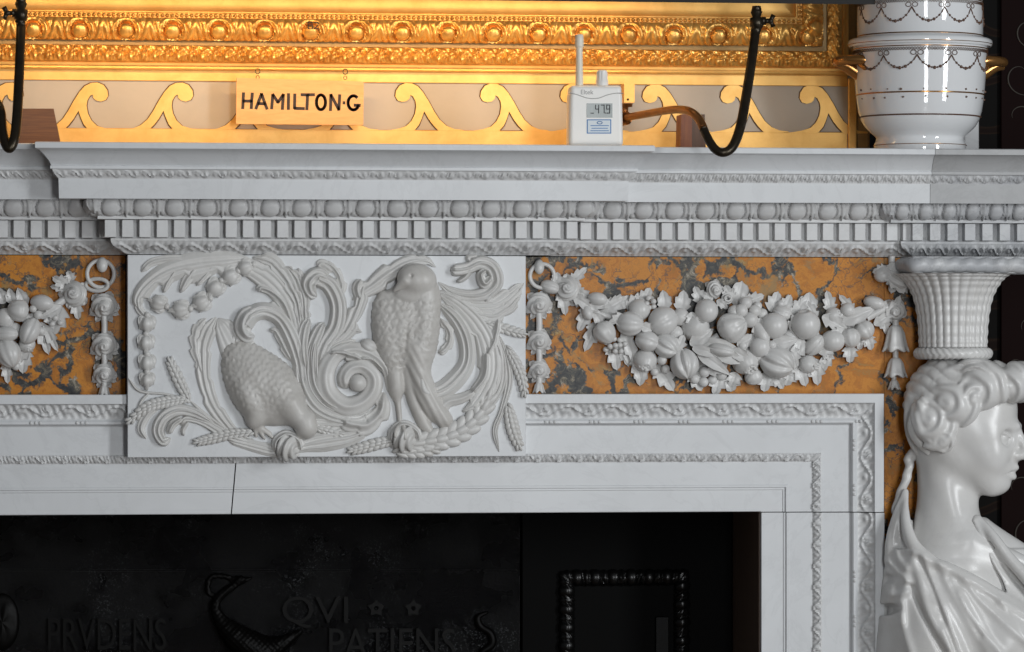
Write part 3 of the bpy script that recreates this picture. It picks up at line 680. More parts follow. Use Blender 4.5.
# ================================================================== the carved tablet
Yt = -32*U
tb = empty('carved_tablet', 'white marble tablet carved with two birds, curling acanthus leaves and wheat', 'carved marble panel', (X(326, Yt), Yt, Z(457.5, Yt)))
V, F = box(xt0, xt1, Yt, 4*U, Z(457, Yt), zc(0, 255.4), .5*U); mesh('panel', V, F, M['white'], tb, 30)
def R(name, pts, H, m='relief', **k):
    V, F = ribbon(pts, H, Y0=Yt, **k); return mesh(name, V, F, M[m], tb)
leafs = [
 # plume along the top left edge
 ([(250, 259, 7), (222, 263, 12), (195, 266, 13), (168, 272, 10), (148, 285, 8), (138, 299, 6), (140, 311, 3)], 6, dict(lobes=5, la=.35, fl=4, onesided=1)),
 ([(205, 262, 3), (176, 259, 4), (153, 262, 4), (141, 272, 3)], 4, dict(fl=2)),
 ([(176, 270, 3), (168, 282, 4), (163, 293, 2)], 6, dict(fl=2)), ([(196, 268, 4), (187, 280, 5), (180, 293, 2)], 6, dict(fl=2)),
 ([(213, 266, 3), (206, 275, 4), (196, 286, 2)], 5, dict(fl=2)), ([(138, 297, 3), (139, 308, 4), (148, 319, 3)], 5, dict(fl=2)),
 # fan rising from the middle stem towards the top
 ([(297, 338, 5), (293, 315, 9), (282, 292, 12), (264, 275, 12), (246, 268, 8), (233, 272, 4)], 8, dict(lobes=4, la=.25, fl=5, fa=.25, onesided=-1)),
 ([(300, 330, 4), (298, 305, 7), (288, 282, 9), (272, 263, 8), (252, 257, 3)], [6, 9, 8, 6], dict(lobes=4, la=.3, fl=4, fa=.25)),
 ([(305, 325, 4), (304, 300, 6), (297, 280, 6), (286, 266, 3)], 8, dict(fl=3, fa=.25, lobes=3, la=.3)),
 ([(294, 330, 3), (284, 304, 4.5), (272, 292, 4.5), (261, 288, 4), (258, 292, 3)], 9, dict(fl=2)),
 ([(286, 345, 3), (280, 322, 5), (276, 308, 5), (268, 303, 2)], 5, dict(fl=2)),
 # hooked leaf with a rolled tip
 ([(304, 392, 4), (300, 365, 7), (293, 340, 9), (281, 319, 8), (266, 311, 8), (253, 314, 8), (245, 324, 8)], [7, 10, 12, 14, 14], dict(fl=4, fa=.2, taper=(.1, 0))),
 ([(258, 309, 5), (246, 315, 7), (242, 327, 8), (247, 336, 7), (255, 336, 4)], [10, 15, 16, 13, 10], dict(fl=2)),
 ([(248, 320, 3), (238, 332, 5), (236, 346, 2.5)], 4, dict(lobes=3, la=.35)),
 ([(292, 362, 3), (283, 345, 4), (276, 332, 3), (269, 329, 2)], 6, dict(fl=2, lobes=3, la=.3)),
 # middle group of upright leaves
 ([(306, 372, 5), (302, 350, 6), (304, 330, 6), (309, 318, 4)], 10, dict(fl=3, fa=.25)),
 ([(312, 378, 5), (311, 352, 6), (318, 332, 6), (324, 322, 3)], 10, dict(fl=3, fa=.25)),
 ([(318, 366, 5), (324, 346, 7), (336, 326, 8), (338, 304, 8), (330, 286, 8), (318, 279, 7)], [8, 10, 11, 12, 13], dict(fl=3, fa=.22, taper=(.1, 0))),
 ([(330, 281, 5), (318, 275, 8), (309, 283, 8), (311, 293, 6), (317, 297, 4)], [10, 14, 15, 13, 9], dict(fl=3, fa=.2)),
 ([(333, 272, 4), (322, 264, 5), (317, 267, 2)], 5, dict(fl=2)),
 ([(300, 300, 3), (300, 280, 5), (298, 268, 2)], 6, dict(fl=2)),
 ([(338, 300, 4), (342, 285, 4), (334, 268, 3), (322, 262, 2)], 5, dict(lobes=4, la=.4, fl=2)),
 ([(322, 348, 4), (340, 338, 7), (352, 322, 7), (360, 300, 6), (364, 282, 3)], 8, dict(fl=3, lobes=3, la=.4)),
 ([(324, 345, 3), (344, 330, 5), (362, 332, 2)], 6, dict(fl=2, lobes=3, la=.4)),
 # long leaf over the standing bird
 ([(352, 300, 4), (366, 290, 8), (384, 277, 9), (402, 265, 7), (422, 260, 5), (436, 267, 2)], 7, dict(fl=3, lobes=4, la=.25)),
 ([(360, 300, 4), (357, 288, 5), (361, 279, 3)], 9, dict(fl=2)),
 # large scroll: sheathing stems sweeping round the bottom
 ([(304, 330, 4), (300, 358, 7), (303, 385, 8), (316, 407, 8), (338, 418, 7), (360, 418, 5), (378, 408, 3)], 9, dict(fl=4, fa=.3)),
 ([(316, 335, 4), (312, 360, 6), (314, 384, 7), (326, 402, 6), (344, 411, 4)], 11, dict(fl=3, fa=.3)),
 ([(356, 340, 3), (338, 348, 6), (325, 362, 6), (322, 380, 5)], 9, dict(fl=3, fa=.25)),
 ([(388, 392, 4), (386, 370, 5), (373, 355, 6), (353, 349, 7), (335, 355, 8), (325, 373, 9), (328, 393, 9.5), (344, 406, 9.5), (361, 403, 9), (372, 391, 8.5), (373, 377, 8), (363, 367, 7.5), (351, 368, 7), (344, 377, 6.5), (346, 389, 6)], [8, 10, 11, 11, 11, 11, 12, 12, 12, 12, 12, 12, 12, 12, 11], dict(fl=2, fa=.10, taper=(.08, .03), power=3.5)),
 ([(384, 392, 6), (380, 412, 8), (368, 424, 9), (352, 424, 9), (340, 419, 6)], 11, dict(fl=2, lobes=3, la=.3)),
 ([(362, 360, 3), (353, 356, 5), (338, 352, 5), (328, 354, 2)], 15, dict(lobes=4, la=.4, fl=2)),
 ([(384, 372, 2), (372, 360, 3), (358, 358, 2)], 12, dict(fl=2)),
 # lower leaves
 ([(372, 428, 4), (350, 437, 8), (325, 441, 10), (305, 445, 7), (290, 452, 3)], 7, dict(fl=4, fa=.3)),
 ([(362, 422, 4), (340, 425, 7), (318, 424, 6), (305, 420, 3)], 6, dict(fl=3, fa=.3)),
 ([(215, 424, 3), (195, 413, 5), (178, 410, 6), (164, 417, 6), (158, 430, 6), (163, 441, 5), (171, 438, 4)], 9, dict(fl=3, fa=.25)),
 ([(182, 418, 3), (173, 424, 4), (168, 434, 3)], 10, dict(fl=2)), ([(160, 405, 3), (148, 414, 4), (141, 428, 4), (146, 439, 2)], 5, dict(fl=2)),
 ([(250, 443, 3), (225, 434, 5), (203, 422, 4), (186, 419, 3), (181, 426, 2)], 5, dict(fl=3)),
 ([(188, 422, 2), (183, 430, 2.5), (184, 436, 1.5)], 5, dict(fl=1)),
 ([(300, 455, 4), (270, 450, 6), (245, 444, 5), (228, 440, 3)], 4, dict(fl=4, fa=.3)),
 # tall pale leaf left of the feeding bird
 ([(248, 442, 3), (226, 424, 6), (209, 396, 7), (203, 365, 7), (205, 338, 8), (216, 317, 5)], 4, dict(fl=3, fa=.3, lobes=5, la=.2)),
 ([(264, 396, 12), (250, 372, 17), (238, 350, 17), (227, 332, 12), (218, 318, 5)], [4, 4, 4.5, 4, 3], dict(fl=6, fa=.3, power=4)),
 ([(204, 378, 3), (196, 352, 5), (196, 332, 5), (206, 318, 3)], 3.5, dict(lobes=5, la=.35, fl=2)),
 # right side, rolled leaf in the top corner
 ([(438, 282, 3), (452, 292, 5), (470, 296, 6), (486, 293, 7), (496, 282, 7), (492, 268, 7), (480, 263, 7), (468, 268, 6), (457, 270, 6), (450, 269, 5)], [4, 5, 7, 9, 12, 13, 12, 11, 12, 12], dict(fl=3, fa=.22, taper=(.1, .06))),
 ([(492, 276, 4), (484, 284, 5), (480, 275, 4), (486, 270, 3)], 15, dict(fl=2)),
 ([(474, 265, 2), (468, 258, 3), (478, 256, 2)], 5, dict(fl=1)),
 ([(472, 268, 3), (464, 278, 3), (456, 282, 2)], 8, dict(fl=1)),
 ([(440, 290, 4), (462, 302, 7), (484, 307, 9), (502, 302, 9), (515, 291, 6), (524, 283, 2)], 6, dict(fl=5, fa=.3, lobes=4, la=.25)),
 ([(470, 312, 3), (492, 316, 6), (508, 308, 6), (521, 294, 2)], 5, dict(fl=3, lobes=3, la=.35)),
 ([(484, 303, 3), (492, 294, 3), (500, 287, 2)], 7, dict(fl=1)),
 # broad leaves sweeping down the right of the standing bird
 ([(437, 292, 4), (458, 304, 8), (478, 324, 11), (490, 350, 12), (490, 378, 11), (477, 402, 8), (462, 412, 4)], 8, dict(fl=5, fa=.3, lobes=4, la=.22, onesided=-1)),
 ([(437, 302, 4), (455, 318, 7), (466, 340, 8), (466, 364, 8), (452, 383, 9), (436, 392, 8), (425, 388, 7)], [7, 9, 9, 10, 11, 13], dict(fl=4, fa=.28, taper=(.1, 0))),
 ([(434, 394, 5), (424, 391, 7), (421, 379, 7), (427, 370, 5)], [12, 15, 15, 12], dict(fl=1, fa=.06)),
 ([(440, 318, 3), (450, 334, 4), (446, 348, 4), (438, 353, 3)], 6, dict(lobes=3, la=.35, fl=2)),
 ([(498, 318, 4), (494, 340, 4), (486, 356, 3)], 10, dict(fl=2, lobes=3, la=.3)),
 ([(480, 388, 3), (462, 398, 5), (447, 402, 6), (440, 412, 7), (447, 424, 3)], 7, dict(fl=2, fa=.1)),
 ([(486, 350, 4), (484, 376, 5), (470, 394, 3)], 12, dict(fl=2)),
 ([(490, 322, 2), (504, 350, 3), (509, 380, 4), (502, 410, 3), (495, 430, 3), (499, 452, 2)], 4, dict(fl=3, fa=.3)),
 ([(484, 326, 2), (500, 352, 4), (500, 385, 5), (484, 412, 4), (470, 430, 2)], 5, dict(fl=3, fa=.3)),
]
for P, H, k in leafs: R('acanthus_leaf', P, H, **k)
for P in ([(128, 378, 1), (140, 391, 1.5), (165, 394, 1.3), (188, 399, 1.5)], [(188, 399, 1.4), (208, 416, 1.5), (232, 432, 1.4), (255, 440, 1)], [(190, 405, 1), (191, 416, 1.2), (205, 424, 1.2), (222, 430, 1)], [(262, 442, 1), (300, 450, 1.2), (340, 447, 1)], [(150, 392, 1), (141, 402, 1.5), (135, 420, 1)]):
    R('stem', P, 3, fl=1, fa=.02)
for P, w in (([(188, 398), (181, 385), (174, 370), (168, 358)], 7), ([(184, 399), (165, 402), (146, 408), (126, 424)], 7), ([(250, 432), (230, 434), (210, 439), (194, 443)], 6.5),
             ([(488, 324), (502, 328), (516, 332), (525, 334)], 6), ([(508, 350), (516, 364), (522, 380), (525, 398)], 6.5), ([(508, 408), (511, 422), (515, 436), (521, 450)], 8),
             ([(318, 428), (330, 431), (345, 434)], 6), ([(396, 440), (380, 443), (362, 448), (348, 452)], 7)):
    mb = MB(); ear(mb, P, w, Yt, 5, 5.2); mb.build('wheat_ear', M['relief'], tb)
mb = MB(); ear(mb, [(402, 446), (425, 442), (447, 437), (466, 427), (482, 410), (490, 392)], 13, Yt, 6, 11); mb.build('hop_spray', M['relief'], tb)
mb = MB(); ear(mb, [(400, 452), (420, 450), (440, 447)], 9, Yt, 5, 8); mb.build('hop_spray', M['relief'], tb)
for x, y, a, r in ((157, 303, 200, 10), (179, 310, 175, 11), (200, 303, 155, 11), (214, 289, 130, 11), (229, 277, 145, 11), (244, 268, 160, 10), (147, 325, 90, 10), (146, 344, 90, 10), (147, 364, 90, 10), (147, 381, 90, 9)):
    r *= 1.12
    mb = MB(); mb.add(*orb(x, y, 3, (r*.8, r*.62, 6.5), Yt, a+180, 'husk', 30, 16, 12, 1.3)); k_ = math.radians(a)
    for e, l_, w_ in ((-46, 1.25, .42), (46, 1.25, .42), (-16, 1.75, .40), (18, 1.7, .40)):
        q_ = leaf(x-r*.85*math.cos(k_)-.25*r*e/46*math.sin(k_), y-r*.85*math.sin(k_)+.25*r*e/46*math.cos(k_), a+e*.7, r*l_, r*w_, 6.3-abs(e)*.05, Yt, lobes=1, la=.12, lift=3, cup=-2.2, th=4, bend=-.22*np.sign(e)); mb.add(*q_)
    mb.add(*orb(x-r*.9*math.cos(math.radians(a)), y-r*.9*math.sin(math.radians(a)), 4, (3, 3.5, 3.5), Yt, a, 'plain', 14, 8))
    mb.build('bell_husk', M['relief'], tb)
for cx, cy, r, a in ((368, 346, 8, 30), ):
    V, F = orb(cx, cy, 5, (9, 7, 8), Yt, a, 'peach', 30, 18); mesh('acorn_knob', V, F, M['relief'], tb)
V, F = orb(357, 383, 6, (9, 9, 9), Yt, 0, 'plain', 30, 16); mesh('scroll_eye', V, F, M['relief'], tb)
for cx, cy, r in ((405, 438, 14), (288, 447, 13)):
    V, F = orb(cx, cy, 3, (11, r, r), Yt, 8, 'rose', 60, 24, 35, 1.3); mesh('open_husk', V, F, M['relief'], tb)
    V, F = ribbon([(cx-r, cy+6, 3), (cx-r+1, cy-6, 4), (cx-2, cy-r, 4), (cx+r-3, cy-7, 4), (cx+r, cy+5, 3)], 11, Y0=Yt, fl=2); mesh('acanthus_leaf', V, F, M['relief'], tb)
# feeding bird
def feathers(u, v, su, sv):
    u = u+.9*np.sin(v*.45+u*.13)+.6*np.sin(v*1.1); v = v+1.0*np.sin(u*.35)
    r0 = np.floor(u/su+.2); q = v/sv+.5*(r0 % 2); bb = np.abs(q-np.floor(q)-.5)*2
    s = u/su+.42*(1-bb**2); return (s-np.floor(s))**.8-.35*bb**4-.2
def f(x, y, z):
    ca, sa = math.cos(math.radians(42)), math.sin(math.radians(42)); u = (x-262)*ca+(y-385)*sa; v = -(x-262)*sa+(y-385)*ca
    d = ell(x, y, z, (264, 388, 0), (44, 33, 19), 42)
    d = sm(d, ell(x, y, z, (247, 366, 0), (28, 19, 10), 50), 8)               # shoulder
    d = sm(d, ell(x, y, z, (282, 396, 2), (30, 19, 18), 58), 5)
    d = sm(d, ell(x, y, z, (249, 400, 4), (26, 12, 15), 64), 5)
    d = d-.8*feathers(-u, v, 6, 6.5)*np.clip((420-y)/15, 0, 1)
    d = sm(d, ell(x, y, z, (254, 416, 6), (9, 13, 9), 10), 4)               # thigh
    d = sm(d, chain(x, y, z, [(290, 405, 7, 14), (299, 418, 8, 11), (307, 428, 8, 10)], n=8), 5)   # neck and head
    d = sm(d, ell(x, y, z, (305, 423, 8), (11, 15, 11), 5), 3)
    d = sm(d, cap(x, y, z, (302, 432, 7), (294, 442, 4), 5, 1.5), 2)            # beak
    for p, q in (((254, 426, 5), (256, 436, 3)), ((256, 426, 5), (264, 438, 3)), ((258, 426, 5), (272, 437, 3)), ((256, 424, 4), (270, 433, 3))):
        d = sm(d, cap(x, y, z, p, q, 2.2, 1.8), 1.5)
    return d
sdf_mesh('feeding_bird', f, (200, 312, -3), (325, 452, 30), 1.15, Yt, M['bird'], tb, 1)
def f(x, y, z):
    d = ell(x, y, z, (405, 328, 2), (31, 44, 15), -3)
    d = sm(d, ell(x, y, z, (388, 335, 2), (15, 44, 13), -8), 3)
    d = sm(d, ell(x, y, z, (422, 332, 2), (17, 46, 16), 6), 2)
    d = sm(d, ell(x, y, z, (424, 298, 2), (16, 26, 15), 0), 5)
    groove = cap(x, y, z, (407, 318, 19), (400, 380, 15), 2.2, 3); d = -sm(-d, groove, 1.5)
    fe = feathers(-(y+.15*(x-405)), x, 7, 7.5)*np.clip((y-292)/8, 0, 1)
    d = d-.95*fe
    hd = ell(x, y, z, (416, 280, 9), (20, 16.5, 14), 10); hd = sm(hd, ell(x, y, z, (412, 296, 6), (21, 11, 11), 0), 4)
    d = np.minimum(d, hd)
    d = sm(d, ell(x, y, z, (395, 380, 2), (9, 22, 9), -5), 3)                    # thigh
    d = sm(d, cap(x, y, z, (397, 395, 3), (400, 424, 3), 3.2, 2.6), 2)
    d = sm(d, chain(x, y, z, [(400, 424, 5, 2.5), (395, 430, 12, 2.2), (394, 436, 13, 1.8)], n=6), 1)
    d = sm(d, chain(x, y, z, [(400, 424, 5, 2.5), (403, 430, 14, 2.2), (404, 438, 16, 1.8)], n=6), 1)
    d = sm(d, chain(x, y, z, [(415, 350, 4, 14), (420, 378, 3, 12), (430, 403, 1, 12), (444, 420, 0, 9)], n=10)-.4*np.sin((x-y*.55)*.8), 3)
    d = sm(d, chain(x, y, z, [(408, 370, 2, 8), (412, 395, 1, 7), (422, 420, 0, 7), (430, 432, 0, 5)], n=8), 1.5)
    d = sm(d, cap(x, y, z, (404, 281, 16), (393, 291, 14), 6.5, 1.6), 1.5)       # beak
    d = np.maximum(d, -chain(x, y, z, [(392, 295, 18, 1.3), (402, 293, 20, 1.6), (414, 292, 22.5, 1.5), (428, 290, 21, 1.2), (436, 284, 17, 1)], n=12))
    d = np.maximum(d, -(np.sqrt((x-409)**2+(y-276)**2+(z-22)**2)-2.2))
    return d
sdf_mesh('standing_bird', f, (365, 258, -3), (460, 444, 30), 1.1, Yt, M['bird'], tb, 1)
# ================================================================== garlands
def garland(root, items):
    for it in items:
        k = it[0]; a = it[1:]
        if k == 'leaf':
            x, y, an, ln, wd = a[:5]; kw = a[5] if len(a) > 5 else {}
            kw = dict(dict(dep=3.0+rng.rand()*3), **kw); V, F = leaf(x, y, an, ln, wd, Y0=0, **kw); mesh('leaf', V, F, M['garland'], root)
        elif k == 'ring':
            x, y, r, sq, tl = a; t = np.linspace(0, 2*PI, 41); V, F = tube(L(x+r*np.cos(t), y+r*sq*np.sin(t), 8+tl*np.cos(t), 0), 2.1*U, 10, False); mesh('ring', V, F, M['garland'], root)
        elif k == 'grapes':
            x, y, rr, n, gr = a; mb = MB(); pts = []; r2 = np.random.RandomState(int(x)+200)
            for q in range(400):
                t = r2.rand()*2*PI; s = math.sqrt(r2.rand()); p = (x+rr[0]*s*math.cos(t), y+rr[1]*s*math.sin(t))
                if all((p[0]-o[0])**2+(p[1]-o[1])**2 > (gr*1.6)**2 for o in pts): pts.append(p)
                if len(pts) >= n: break
            for p in pts:
                s = math.hypot((p[0]-x)/rr[0], (p[1]-y)/rr[1]); V, F = orb(p[0], p[1], 10+6*(1-s*s), gr, 0, 0, 'plain', 14, 10); mb.add(V, F)
            mb.build('grape_cluster', M['garland'], root)
        elif k == 'rose':
            x, y, r, an = a; mb = MB(); mb.add(*orb(x, y, 7, (r*.72, r*.94, r*.94), 0, an, 'rose', 60, 26, 62, 1.2))
            mb.add(*orb(x, y, 12, (r*.62, r*.5, r*.5), 0, an+40, 'rose', 40, 18, 70, 1.3)); o = mesh('rose', *mb.get(), M['garland'], root)
            for e in (0, 72, 144, 216, 288):
                V, F = leaf(x+r*.35*math.cos(math.radians(an+e)), y+r*.35*math.sin(math.radians(an+e)), an+e, r*.95, r*.55, 3, 0, lobes=2, la=.2, lift=3, cup=2.5); mesh('sepal', V, F, M['garland'], o)
        elif k == 'pome':
            x, y, r, an = a; V, F = orb(x, y, 8, (r, r*.95, r*.9), 0, an, 'pome', 40, 26, 50); o = mesh('pomegranate', V, F, M['garland'], root); mb = MB(); r2 = np.random.RandomState(int(x)+203)
            ca, sa = math.cos(math.radians(an)), math.sin(math.radians(an))
            for q in range(16):
                t = r2.rand()*2*PI; s = math.sqrt(r2.rand())*r*.5; mb.add(*orb(x+r*.42*ca+s*math.cos(t), y+r*.42*sa+s*math.sin(t), 8+r*.72-.3*s, 1.9, 0, 0, 'plain', 10, 8))
            mb.build('seeds', M['garland'], o)
        elif k == 'bell':
            x, y, r, h = a; V = []; n = 40; prof = [(.05, -1), (.35, -.98), (.55, -.8), (.72, -.4), (.82, .1), (.95, .6), (1.12, .95), (1.0, 1.0), (.6, .8), (.1, .6)]
            for i in range(n):
                t = 2*PI*i/n
                for (q, z) in prof:
                    e = 1+.10*math.cos(6*t)*(z > -.6); V.append((x+r*q*e*math.cos(t), y+h*z+(1.5*math.cos(6*t) if z > .8 else 0), 8+r*.8*q*e*math.sin(t)))
            V = np.array(V); mesh('bell_flower', L(V[:, 0], V[:, 1], V[:, 2], 0), gridF(n, len(prof), True, False), M['garland'], root)
        elif k == 'stalk':
            P, r = a; P = np.array(P, float); V, F = tube(L(P[:, 0], P[:, 1], P[:, 2], 0), r*U, 10, True, 16); mesh('stalk', V, F, M['garland'], root)
        elif k == 'tendril':
            x, y = a; t = np.linspace(0, 4*PI, 50); V, F = tube(L(x+(6-t*.35)*np.cos(t), y+(6-t*.35)*np.sin(t), 5+t*.5, 0), 1.1*U, 8); mesh('tendril', V, F, M['garland'], root)
        else:                         # fruit
            x, y, r, kind, an, dep = a; rr = r if not np.isscalar(r) else (r, r, r*.9); g_ = 1.1 if k == 'fruit' else 1.12; rr = tuple(q*g_ for q in rr); dep = dep*1.1
            V, F = orb(x, y, dep, rr, 0, an, kind, 44, 26, 18); mesh({'berry': 'berry', 'bud': 'flower_bud'}.get(k, 'fruit'), V, F, M['garland'], root)
def drop(x, ys, side=1):
    out = []
    for (y, r) in ys[:-1]: out.append(('rose', x, y, r, 80))
    for i in range(len(ys)-1): out.append(('stalk', [(x, ys[i][0]+ys[i][1]*.7, 7), (x+.5, (ys[i][0]+ys[i+1][0])/2+2, 7), (x, ys[i+1][0]-ys[i+1][1]*.6, 7)], 3.2))
    for (y, r) in ys[:-1]:
        for e in (25, 60, 120, 155): out.append(('leaf', x, y+2, e, r*1.35, r*.38, dict(dep=2, lobes=2)))
    out.append(('bell', x, ys[-1][0], 5.5, 5))
    return out
g = empty('fruit_garland', 'full marble garland of fruit, grapes, roses and leaves slung across the long orange panel', 'fruit garland', (X(715, 0), 0, Z(392, 0)))
D = dict
